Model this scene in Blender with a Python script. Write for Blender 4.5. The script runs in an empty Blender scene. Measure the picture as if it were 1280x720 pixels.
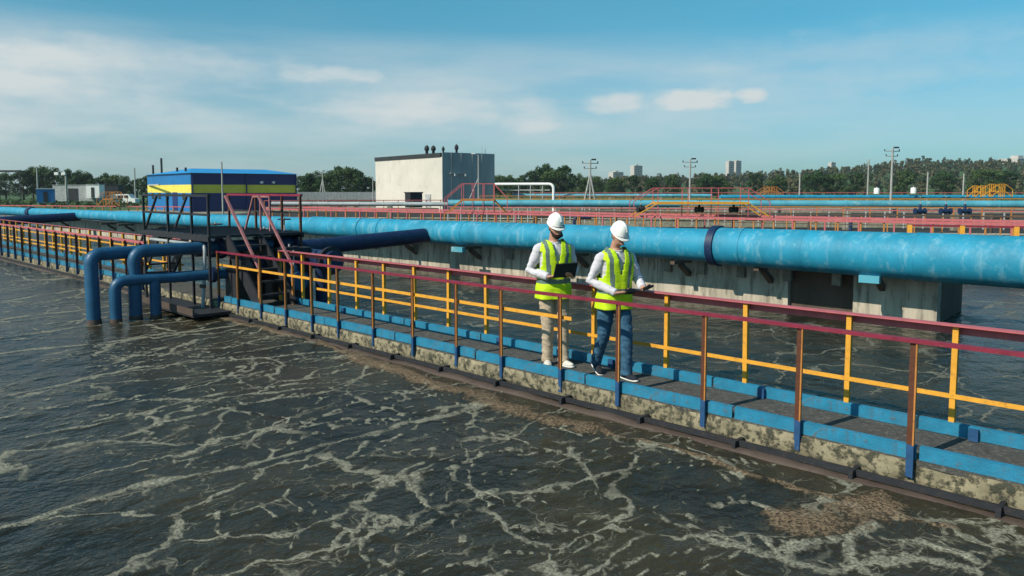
import bpy, math, random
import numpy as np
from mathutils import Vector, Matrix, noise as mnoise

random.seed(7)
rng = np.random.default_rng(7)
R = math.radians
scene = bpy.context.scene
COL = scene.collection

# ------------------------------------------------------------------ camera
CAM_Z = 2.35                      # above the water surface (z = 0)
PITCH = 4.5
FPX = 950.0                       # focal length in pixels of the 1280 wide photograph
V0 = 312.0                        # principal row (the photograph is a crop)
cam_d = bpy.data.cameras.new('camera')
cam = bpy.data.objects.new('camera', cam_d)
COL.objects.link(cam)
cam.location = (0, 0, CAM_Z)
cam.rotation_euler = (R(90 - PITCH), 0, 0)
cam_d.sensor_width = 36.0
cam_d.lens = 36.0 * FPX / 1280.0
cam_d.shift_y = -(360.0 - V0) / 1280.0
cam_d.clip_start = 0.1
cam_d.clip_end = 6000
scene.camera = cam

# ------------------------------------------------------------------ sun and sky
SUN_EL = 39.6
SUNH = Vector((0.82, 0.57, 0)).normalized()          # horizontal travel of the light
L = Vector((SUNH.x * math.cos(R(SUN_EL)), SUNH.y * math.cos(R(SUN_EL)), -math.sin(R(SUN_EL))))
sd = bpy.data.lights.new('sun', 'SUN')
sd.energy = 5.0
sd.angle = R(0.5)
sd.color = (1.0, 0.92, 0.77)
sun = bpy.data.objects.new('sun', sd)
COL.objects.link(sun)
sun.rotation_euler = L.to_track_quat('-Z', 'Y').to_euler()
sun.location = (-30, -20, 40)

world = bpy.data.worlds.new('World')
scene.world = world
world.use_nodes = True
SKY_STRENGTH = 0.112
def build_world():
    nt = world.node_tree
    N = nt.nodes
    for n in list(N): N.remove(n)
    lk = nt.links.new
    def node(t, **kw):
        n = N.new(t)
        for k, v in kw.items(): setattr(n, k, v)
        return n
    def mth(op, a, b=None, c=None, clamp=False):
        n = node('ShaderNodeMath', operation=op, use_clamp=clamp)
        for i, x in enumerate((a, b, c)):
            if x is None: continue
            if isinstance(x, (int, float)): n.inputs[i].default_value = x
            else: lk(x, n.inputs[i])
        return n.outputs[0]
    out = node('ShaderNodeOutputWorld')
    bg = node('ShaderNodeBackground')
    bg.inputs['Strength'].default_value = SKY_STRENGTH
    lk(bg.outputs[0], out.inputs[0])
    sky = node('ShaderNodeTexSky', sky_type='NISHITA', sun_disc=False)
    sky.sun_elevation = R(SUN_EL)
    sky.sun_rotation = math.atan2(-SUNH.x, -SUNH.y)
    sky.air_density = 1.0; sky.dust_density = 0.4; sky.ozone_density = 2.0
    tint = node('ShaderNodeMix', data_type='RGBA', blend_type='MULTIPLY')
    tint.inputs[0].default_value = 1.0
    lk(sky.outputs[0], tint.inputs[6])
    tc = node('ShaderNodeTexCoord')
    sep = node('ShaderNodeSeparateXYZ'); lk(tc.outputs['Generated'], sep.inputs[0])
    X, Y, Z = sep.outputs
    tr = node('ShaderNodeValToRGB')
    tr.color_ramp.elements[0].position = 0.03; tr.color_ramp.elements[0].color = (.345, .66, .83, 1)
    tr.color_ramp.elements[1].position = 0.24; tr.color_ramp.elements[1].color = (.32, .97, .97, 1)
    lk(Z, tr.inputs[0]); lk(tr.outputs[0], tint.inputs[7])
    az = mth('ARCTAN2', X, Y)
    # soft high cloud veil
    mp = node('ShaderNodeMapping'); mp.inputs['Scale'].default_value = (2.2, 2.2, 13.0)
    mp.inputs['Location'].default_value = (3.1, 1.7, 0.35)
    lk(tc.outputs['Generated'], mp.inputs[0])
    nz = node('ShaderNodeTexNoise'); nz.inputs['Scale'].default_value = 1.15
    nz.inputs['Detail'].default_value = 7; nz.inputs['Roughness'].default_value = 0.52
    lk(mp.outputs[0], nz.inputs['Vector'])
    rp = node('ShaderNodeValToRGB')
    rp.color_ramp.elements[0].position = 0.40; rp.color_ramp.elements[1].position = 0.70
    lk(nz.outputs[0], rp.inputs[0])
    band = node('ShaderNodeValToRGB')
    cr = band.color_ramp
    cr.elements[0].position = 0.0; cr.elements[0].color = (.85, .85, .85, 1)
    cr.elements[1].position = 0.26; cr.elements[1].color = (.05, .05, .05, 1)
    for p, v in ((0.05, .92), (0.10, 1), (0.15, .85), (0.20, .10)):
        e = cr.elements.new(p); e.color = (v, v, v, 1)
    lk(Z, band.inputs[0])
    # the veil is thicker towards the left
    side = mth('MULTIPLY_ADD', az, -0.55, 0.62, clamp=True)
    veil = mth('MULTIPLY', mth('MULTIPLY', rp.outputs[0], band.outputs[0]), side)
    veil = mth('ADD', mth('MULTIPLY', veil, 0.95), mth('MULTIPLY', mth('MULTIPLY', band.outputs[0], side), 0.38), clamp=True)
    # small low cumulus strips
    n2 = node('ShaderNodeTexNoise'); n2.inputs['Scale'].default_value = 22
    n2.inputs['Detail'].default_value = 5; n2.inputs['Roughness'].default_value = 0.55
    mp2 = node('ShaderNodeMapping'); mp2.inputs['Scale'].default_value = (1, 1, 2.4)
    lk(tc.outputs['Generated'], mp2.inputs[0]); lk(mp2.outputs[0], n2.inputs['Vector'])
    puffs = None
    for (u, v, wu, wv, k) in ((772, 131, 46, 13, .75), (860, 129, 58, 13, .9), (934, 126, 20, 10, 1.0), (408, 99, 62, 11, .6),
                              (672, 145, 48, 26, .42), (150, 100, 190, 30, .34), (520, 138, 150, 22, .38), (60, 150, 140, 34, .3),
                              (1080, 95, 210, 40, .22)):
        a0 = math.atan2(u - 640, FPX); wa = wu / FPX
        z0 = math.sin(math.atan2(237 - v, FPX)); wz = wv / FPX
        da = mth('DIVIDE', mth('SUBTRACT', az, a0), wa)
        dz = mth('DIVIDE', mth('SUBTRACT', Z, z0), wz)
        r2 = mth('ADD', mth('MULTIPLY', da, da), mth('MULTIPLY', dz, dz))
        val = mth('SUBTRACT', mth('ADD', -0.75, mth('MULTIPLY', n2.outputs[0], 3.2)), r2)
        sm = node('ShaderNodeMapRange', interpolation_type='SMOOTHSTEP')
        lk(val, sm.inputs[0]); sm.inputs[1].default_value = -0.6; sm.inputs[2].default_value = 1.25
        m = mth('MULTIPLY', sm.outputs[0], k)
        puffs = m if puffs is None else mth('MAXIMUM', puffs, m)
    # thin grey wisps near the horizon
    tot = mth('ADD', veil, mth('MULTIPLY', puffs, 0.8), clamp=True)
    mix = node('ShaderNodeMix', data_type='RGBA')
    lk(tot, mix.inputs[0]); lk(tint.outputs[2], mix.inputs[6])
    mix.inputs[7].default_value = (5.7, 6.3, 6.4, 1)
    lk(mix.outputs[2], bg.inputs[0])
build_world()
scene.view_settings.view_transform = 'Standard'
scene.view_settings.look = 'None'
scene.view_settings.exposure = 0.0
scene.view_settings.gamma = 1.0
scene.view_settings.use_curve_mapping = False
HAZE = .00018
scene.cycles.volume_bounces = 0
scene.render.engine = 'CYCLES'
scene.cycles.max_bounces = 6
scene.cycles.use_denoising = True

# ------------------------------------------------------------------ geometry helpers
SP, CP = math.sin(R(PITCH)), math.cos(R(PITCH))
def ray(u, v):
    x = (u - 640) / FPX; y = -(v - V0) / FPX
    return Vector((x, CP + y * SP, -SP + y * CP))
def onz(u, v, z=0.0):
    d = ray(u, v); t = (z - CAM_Z) / d.z
    return Vector((0, 0, CAM_Z)) + d * t
def aty(u, v, Y):
    d = ray(u, v); t = Y / d.y
    return Vector((0, 0, CAM_Z)) + d * t
VPX = (-334 - 640) / (FPX * CP + (V0 - 237) * SP)
D = Vector((VPX, 1, 0)).normalized()                  # along the walkway, away from the camera
Nv = Vector((D.y, -D.x, 0))                           # across the walkway, away from the camera
def W(s, n, z=0.0): return D * s + Nv * n + Vector((0, 0, z))
def s_at(u, n):
    """distance along the walkway at which column u meets the line of offset n"""
    k = (u - 640) / FPX
    # (D.x s + N.x n) = k (D.y s + N.y n)   (small pitch ignored)
    return n * (k * Nv.y - Nv.x) / (D.x - k * D.y)
ANG_D = math.atan2(D.y, D.x)

def basis(axis, up=Vector((0, 0, 1))):
    a = axis.normalized()
    s = a.cross(up)
    if s.length < 1e-5: s = a.cross(Vector((0, 1, 0)))
    s.normalize(); t = s.cross(a).normalized()
    return a, s, t

def arc_path(p, q, r_, c, n=7):
    """polyline p -> corner c -> q with the corner rounded"""
    p, q, c = Vector(p), Vector(q), Vector(c); a = (p - c).normalized(); b_ = (q - c).normalized()
    out = [p]
    for i in range(n + 1):
        t = i / n; A = c + a * r_ * (1 - t); B = c + b_ * r_ * t
        out.append(A.lerp(B, t))
    return out + [q]
class Shape:
    def __init__(self): self.v = []; self.f = []; self.m = []; self.sm = []
    def add(self, vs, fs, mi=0, smooth=False):
        o = len(self.v); self.v += [tuple(x) for x in vs]
        for f in fs:
            self.f.append(tuple(i + o for i in f)); self.m.append(mi); self.sm.append(smooth)
        return self
    def box(self, c, size, rz=0.0, mi=0, ax=None):
        c = Vector(c); hx, hy, hz = size[0] / 2, size[1] / 2, size[2] / 2
        if ax is None:
            ax = (Vector((math.cos(rz), math.sin(rz), 0)), Vector((-math.sin(rz), math.cos(rz), 0)), Vector((0, 0, 1)))
        vs = [c + ax[0] * (hx * a) + ax[1] * (hy * b) + ax[2] * (hz * d) for a in (-1, 1) for b in (-1, 1) for d in (-1, 1)]
        fs = [(0, 1, 3, 2), (4, 6, 7, 5), (0, 4, 5, 1), (2, 3, 7, 6), (0, 2, 6, 4), (1, 5, 7, 3)]
        return self.add(vs, fs, mi)
    def bar(self, p, q, w, h, mi=0, up=Vector((0, 0, 1))):
        p, q = Vector(p), Vector(q); a, s, t = basis(q - p, up)
        return self.box((p + q) / 2, ((q - p).length, w, h), mi=mi, ax=(a, s, t))
    def tube(self, pts, rad, seg=12, mi=0, caps=True, smooth=True, side=None):
        pts = [Vector(p) for p in pts]; n = len(pts)
        if not isinstance(rad, (list, tuple)): rad = [rad] * n
        rings = []; prev = side
        for i, p in enumerate(pts):
            t = (pts[min(i + 1, n - 1)] - pts[max(i - 1, 0)]).normalized()
            if prev is None:
                _, s, _ = basis(t)
            else:
                s = prev - t * prev.dot(t)
                if s.length < 1e-5: _, s, _ = basis(t)
                s.normalize()
            prev = s; b = t.cross(s)
            r = rad[i]; rx, ry = (r if isinstance(r, (list, tuple)) else (r, r))
            rings.append([p + s * (rx * math.cos(2 * math.pi * k / seg)) + b * (ry * math.sin(2 * math.pi * k / seg)) for k in range(seg)])
        vs = [x for r in rings for x in r]; fs = []
        for i in range(n - 1):
            for k in range(seg):
                k2 = (k + 1) % seg
                fs.append((i * seg + k, i * seg + k2, (i + 1) * seg + k2, (i + 1) * seg + k))
        self.add(vs, fs, mi, smooth)
        if caps:
            self.add(rings[0], [tuple(reversed(range(seg)))], mi); self.add(rings[-1], [tuple(range(seg))], mi)
        return self
    def ball(self, c, r, seg=16, rings=10, mi=0):
        c = Vector(c); r = r if isinstance(r, (tuple, list)) else (r, r, r)
        vs = [c + Vector((0, 0, -r[2]))]; fs = []
        for i in range(1, rings):
            th = math.pi * i / rings - math.pi / 2
            for k in range(seg):
                ph = 2 * math.pi * k / seg
                vs.append(c + Vector((r[0] * math.cos(th) * math.cos(ph), r[1] * math.cos(th) * math.sin(ph), r[2] * math.sin(th))))
        vs.append(c + Vector((0, 0, r[2])))
        for k in range(seg):
            fs.append((0, 1 + (k + 1) % seg, 1 + k))
            for i in range(rings - 2):
                a = 1 + i * seg; b = a + seg
                fs.append((a + k, a + (k + 1) % seg, b + (k + 1) % seg, b + k))
            a = 1 + (rings - 2) * seg
            fs.append((a + k, a + (k + 1) % seg, len(vs) - 1))
        return self.add(vs, fs, mi, True)
    def prism(self, poly, z0, z1, mi=0):
        n = len(poly)
        vs = [(p[0], p[1], z0) for p in poly] + [(p[0], p[1], z1) for p in poly]
        fs = [tuple(reversed(range(n))), tuple(range(n, 2 * n))] + [(i, (i + 1) % n, n + (i + 1) % n, n + i) for i in range(n)]
        return self.add(vs, fs, mi)
    def mesh(self, name, mats, off=Vector((0, 0, 0)), recalc=True):
        me = bpy.data.meshes.new(name)
        me.from_pydata([(x[0] - off[0], x[1] - off[1], x[2] - off[2]) for x in self.v], [], self.f)
        for mt in (mats if isinstance(mats, (list, tuple)) else [mats]): me.materials.append(mt)
        me.polygons.foreach_set('material_index', self.m)
        me.polygons.foreach_set('use_smooth', self.sm)
        if recalc:
            import bmesh
            bm = bmesh.new(); bm.from_mesh(me)
            bmesh.ops.recalc_face_normals(bm, faces=bm.faces[:]); bm.to_mesh(me); bm.free()
        me.update()
        return me
    def build(self, name, mats, parent=None, loc=None, recalc=True):
        """links the shape (world coordinates) as one object whose origin is loc"""
        loc = Vector(loc) if loc is not None else (wloc(parent) if parent else Vector((0, 0, 0)))
        return place(name, self.mesh(name, mats, loc, recalc), parent, loc)

def wloc(o):
    p = Vector((0, 0, 0))
    while o is not None: p = p + o.location; o = o.parent
    return p
def place(name, me, parent, loc, rz=0.0):
    o = bpy.data.objects.new(name, me); COL.objects.link(o)
    o.parent = parent; o.location = Vector(loc) - (wloc(parent) if parent else Vector((0, 0, 0))); o.rotation_euler.z = rz
    return o
def tag(o, label=None, cat=None, group=None, kind=None):
    if label: o['label'] = label
    if cat: o['category'] = cat
    if group: o['group'] = group
    if kind: o['kind'] = kind
    return o
def thing(name, label, cat, loc, group=None):
    o = bpy.data.objects.new(name, None); COL.objects.link(o); o.location = loc
    o.empty_display_size = 0.2
    return tag(o, label, cat, group)
def copy_tree(o, parent=None):
    c = o.copy(); COL.objects.link(c); c.parent = parent
    for ch in o.children: copy_tree(ch, c)
    return c

# ------------------------------------------------------------------ materials
def newmat(name):
    m = bpy.data.materials.new(name); m.use_nodes = True
    nt = m.node_tree; b = nt.nodes['Principled BSDF']
    return m, nt, b
def setin(b, **kw):
    for k, v in kw.items():
        b.inputs[k.replace('_', ' ')].default_value = v
def c4(c): return (c[0], c[1], c[2], 1)
def worn(name, col, wear=None, amount=0.45, scale=6.0, rough=0.5, metal=0.0, bump=0.15, stretch=(1, 1, 1), fine=40.0, dark=0.7, spec=0.4, drip=None, drip_amt=.5):
    """base colour broken up by broad fading, small chips of the wear colour and fine grain"""
    m, nt, b = newmat(name); N = nt.nodes; lk = nt.links.new
    tc = N.new('ShaderNodeTexCoord'); mp = N.new('ShaderNodeMapping'); mp.inputs['Scale'].default_value = stretch
    lk(tc.outputs['Object'], mp.inputs[0])
    n1 = N.new('ShaderNodeTexNoise'); n1.inputs['Scale'].default_value = scale; n1.inputs['Detail'].default_value = 6; n1.inputs['Roughness'].default_value = .6
    n2 = N.new('ShaderNodeTexNoise'); n2.inputs['Scale'].default_value = fine; n2.inputs['Detail'].default_value = 4
    n3 = N.new('ShaderNodeTexNoise'); n3.inputs['Scale'].default_value = scale * 2.7; n3.inputs['Detail'].default_value = 8; n3.inputs['Roughness'].default_value = .65
    for n in (n1, n2, n3): lk(mp.outputs[0], n.inputs['Vector'])
    a = N.new('ShaderNodeMix'); a.data_type = 'RGBA'
    r1 = N.new('ShaderNodeMapRange'); lk(n1.outputs[0], r1.inputs[0]); r1.inputs[1].default_value = .3; r1.inputs[2].default_value = .7
    lk(r1.outputs[0], a.inputs[0]); a.inputs[6].default_value = c4([x * dark for x in col]); a.inputs[7].default_value = c4([min(1, x * 1.12) for x in col])
    w = N.new('ShaderNodeMix'); w.data_type = 'RGBA'
    r3 = N.new('ShaderNodeMapRange'); lk(n3.outputs[0], r3.inputs[0]); r3.inputs[1].default_value = .56; r3.inputs[2].default_value = .68; r3.inputs[4].default_value = amount
    lk(r3.outputs[0], w.inputs[0]); lk(a.outputs[2], w.inputs[6]); w.inputs[7].default_value = c4(wear or [x * .5 for x in col])
    last = w.outputs[2]
    if drip:
        md = N.new('ShaderNodeMapping'); md.inputs['Scale'].default_value = (5.5, 5.5, .35); lk(tc.outputs['Object'], md.inputs[0])
        nd_ = N.new('ShaderNodeTexNoise'); nd_.inputs['Scale'].default_value = 1.0; nd_.inputs['Detail'].default_value = 5; nd_.inputs['Roughness'].default_value = .62; lk(md.outputs[0], nd_.inputs['Vector'])
        rd = N.new('ShaderNodeMapRange'); lk(nd_.outputs[0], rd.inputs[0]); rd.inputs[1].default_value = .54; rd.inputs[2].default_value = .68; rd.inputs[4].default_value = drip_amt
        pt = N.new('ShaderNodeMath'); pt.operation = 'MULTIPLY'; lk(rd.outputs[0], pt.inputs[0]); lk(r1.outputs[0], pt.inputs[1])
        wd = N.new('ShaderNodeMix'); wd.data_type = 'RGBA'; lk(pt.outputs[0], wd.inputs[0]); lk(last, wd.inputs[6]); wd.inputs[7].default_value = c4(drip); last = wd.outputs[2]
    lk(last, b.inputs['Base Color'])
    rr = N.new('ShaderNodeMapRange'); lk(n2.outputs[0], rr.inputs[0]); rr.inputs[3].default_value = max(.05, rough - .15); rr.inputs[4].default_value = min(1, rough + .2)
    lk(rr.outputs[0], b.inputs['Roughness'])
    bp = N.new('ShaderNodeBump'); bp.inputs['Strength'].default_value = bump; bp.inputs['Distance'].default_value = .01
    ad = N.new('ShaderNodeMath'); ad.operation = 'ADD'; lk(n2.outputs[0], ad.inputs[0]); lk(r3.outputs[0], ad.inputs[1])
    lk(ad.outputs[0], bp.inputs['Height']); lk(bp.outputs[0], b.inputs['Normal'])
    setin(b, Metallic=metal); b.inputs['Specular IOR Level'].default_value = spec
    return m

MAT = {}
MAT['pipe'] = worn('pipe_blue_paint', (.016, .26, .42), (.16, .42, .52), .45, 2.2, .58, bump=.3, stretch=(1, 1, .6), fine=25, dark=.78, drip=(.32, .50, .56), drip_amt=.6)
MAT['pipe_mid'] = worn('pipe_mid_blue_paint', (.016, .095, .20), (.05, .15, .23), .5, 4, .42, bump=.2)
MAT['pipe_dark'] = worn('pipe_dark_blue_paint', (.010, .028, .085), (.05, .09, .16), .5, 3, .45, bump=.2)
MAT['pipe_far'] = worn('far_pipe_paint', (.09, .36, .47), (.40, .55, .55), .5, .8, .45, bump=.1)
MAT['pipe_grey'] = worn('galvanised_pipe', (.36, .40, .42), (.5, .52, .52), .5, .8, .4, bump=.1)
MAT['kerb'] = worn('kerb_blue_paint', (.018, .215, .37), (.10, .085, .065), .75, 5, .55, bump=.35, fine=60, dark=.62, drip=(.09, .07, .05), drip_amt=.7)
MAT['red'] = worn('faded_red_paint', (.50, .12, .135), (.30, .17, .12), .5, 9, .55, bump=.2, dark=.8)
MAT['pink'] = worn('sun_bleached_pink_paint', (.34, .14, .145), (.20, .13, .11), .6, 9, .6, bump=.2, dark=.75)
MAT['crimson'] = worn('crimson_paint', (.23, .018, .045), (.16, .06, .04), .5, 9, .5, bump=.2)
MAT['yellow'] = worn('yellow_paint', (.72, .34, .035), (.22, .10, .04), .55, 9, .5, bump=.2, dark=.85)
MAT['orange'] = worn('orange_post_paint', (.50, .20, .045), (.12, .05, .02), .65, 7, .6, bump=.25, dark=.7)
MAT['post_brown_and_shade'] = worn('brown_paint_and_shade', (.105, .034, .016), (.05, .025, .015), .6, 8, .65, bump=.3, dark=.7)  # brown stile posts; on angle posts it stands for shade on orange faces
MAT['sludge_coloured_shade'] = worn('dark_shade_floor', (.035, .030, .024), (.09, .065, .045), .7, .35, .95, bump=.5, fine=3, dark=.6)  # dark floor colour standing for the shadow of the basin walls
MAT['post_blue'] = worn('post_blue_paint', (.02, .08, .20), (.05, .05, .05), .5, 9, .5, bump=.2)
MAT['steel'] = worn('dark_steel', (.022, .024, .03), (.09, .05, .03), .5, 8, .55, bump=.2)
MAT['rust'] = worn('rusty_steel', (.085, .060, .048), (.03, .026, .022), .5, 6, .7, bump=.3)
MAT['concrete'] = worn('old_concrete', (.30, .28, .22), (.10, .10, .075), .75, 3.5, .9, bump=.6, fine=30, dark=.55)
MAT['lip'] = worn('crumbling_concrete', (.30, .26, .17), (.035, .040, .028), .95, 5.0, .9, bump=1.0, fine=22, dark=.45)
def wear_range(m, lo, hi):
    for n in m.node_tree.nodes:
        if n.type == 'MAP_RANGE' and abs(n.inputs[1].default_value - .56) < 1e-4: n.inputs[1].default_value = lo; n.inputs[2].default_value = hi
wear_range(MAT['lip'], .49, .61)
MAT['deck'] = worn('wet_dark_deck', (.075, .075, .07), (.20, .19, .16), .5, 9, .85, bump=.8, fine=70, dark=.6)
wear_range(MAT['deck'], .50, .60)
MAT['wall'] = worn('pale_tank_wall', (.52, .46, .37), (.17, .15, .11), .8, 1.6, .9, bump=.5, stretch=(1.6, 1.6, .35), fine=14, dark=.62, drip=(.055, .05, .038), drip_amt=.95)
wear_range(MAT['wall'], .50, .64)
MAT['wall_dark'] = worn('stained_tank_wall_and_shade', (.12, .085, .065), (.05, .05, .045), .7, 2, .9, bump=.4, stretch=(1.5, 1.5, .4))  # stained concrete; also holds the shade of pier side and basin wall
MAT['white'] = worn('white_paint', (.78, .78, .76), (.5, .5, .48), .4, 3, .5, bump=.05, dark=.92)
MAT['grey'] = worn('grey_paint', (.42, .43, .43), (.25, .25, .25), .5, 3, .6, bump=.1)
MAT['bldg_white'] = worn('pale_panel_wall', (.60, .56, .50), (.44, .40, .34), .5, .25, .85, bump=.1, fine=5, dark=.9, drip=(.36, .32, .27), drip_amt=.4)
MAT['bldg_grey_shade'] = worn('grey_building_shade', (.33, .36, .36), (.22, .24, .25), .5, .35, .85, bump=.1, stretch=(3, 3, .4), fine=5, dark=.8)  # greyed copy of the pale wall, painting its end as shaded
MAT['dark_roof'] = worn('dark_roof_edge', (.03, .035, .04), (.06, .06, .06), .5, 1, .8)
MAT['bldg_blue'] = worn('blue_cladding', (.008, .15, .40), (.008, .11, .3), .5, .5, .5, bump=.05, dark=.85)
MAT['bldg_navy_shade'] = worn('navy_shaded_cladding', (.004, .018, .12), (.004, .016, .09), .5, .5, .5, bump=.05, dark=.85)  # darker copy of the blue for the front's shade; also door and downpipes
MAT['bldg_yellow'] = worn('yellow_band_cladding', (.78, .66, .10), (.6, .5, .1), .5, .5, .5, bump=.05, dark=.9)
MAT['roof_blue'] = worn('bright_blue_roof', (.02, .27, .62), (.03, .22, .5), .5, .5, .4, bump=.05, dark=.9)
MAT['glass'] = worn('dark_glass', (.02, .03, .035), (.03, .04, .04), .3, 2, .15, bump=0)
MAT['lamp_white'] = worn('lamp_housing', (.8, .8, .8), (.6, .6, .6), .3, 2, .4, bump=0)
MAT['pole'] = worn('weathered_pole', (.38, .38, .36), (.2, .2, .2), .5, 2, .8, bump=.1)
MAT['grass'] = worn('field_grass', (.055, .12, .03), (.11, .14, .035), .7, .06, .9, bump=.3, fine=2, dark=.6)
MAT['earth'] = worn('bare_ground', (.26, .23, .18), (.10, .13, .05), .8, .08, .95, bump=.3, fine=1.5, dark=.65)
MAT['bark'] = worn('tree_bark', (.06, .045, .03), (.03, .025, .02), .5, 4, .9, bump=.4)
MAT['town'] = worn('town_block_wall', (.50, .46, .43), (.38, .36, .34), .4, .05, .9, bump=0, dark=.9)
MAT['town_window'] = worn('town_block_window', (.10, .11, .13), (.14, .14, .15), .4, .1, .6, bump=0)  # colour of the window bands on the tower blocks

def leafmat(name, c1, c2):
    m, nt, b = newmat(name); N = nt.nodes; lk = nt.links.new
    tc = N.new('ShaderNodeTexCoord'); n = N.new('ShaderNodeTexNoise'); n.inputs['Scale'].default_value = .35; n.inputs['Detail'].default_value = 5
    lk(tc.outputs['Object'], n.inputs['Vector'])
    r = N.new('ShaderNodeValToRGB'); r.color_ramp.elements[0].position = .32; r.color_ramp.elements[1].position = .68
    r.color_ramp.elements[0].color = c4(c1); r.color_ramp.elements[1].color = c4(c2)
    at = N.new('ShaderNodeAttribute'); at.attribute_name = 'tone'
    ma = N.new('ShaderNodeMath'); ma.operation = 'MULTIPLY_ADD'; lk(at.outputs['Fac'], ma.inputs[0]); ma.inputs[1].default_value = .5; lk(n.outputs[0], ma.inputs[2])
    mb_ = N.new('ShaderNodeMath'); mb_.operation = 'SUBTRACT'; lk(ma.outputs[0], mb_.inputs[0]); mb_.inputs[1].default_value = .25
    lk(mb_.outputs[0], r.inputs[0]); lk(r.outputs[0], b.inputs['Base Color'])
    setin(b, Roughness=.7); b.inputs['Specular IOR Level'].default_value = .2
    b.inputs['Subsurface Weight'].default_value = 0
    return m
MAT['leaf_dark'] = leafmat('dark_foliage', (.012, .035, .014), (.035, .075, .022))
MAT['leaf_mid'] = leafmat('mid_foliage', (.020, .050, .016), (.060, .100, .028))
MAT['wood'] = leafmat('wood_foliage', (.030, .052, .025), (.098, .088, .042))
MAT['wood'].node_tree.nodes['Noise Texture'].inputs['Scale'].default_value = .045
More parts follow.
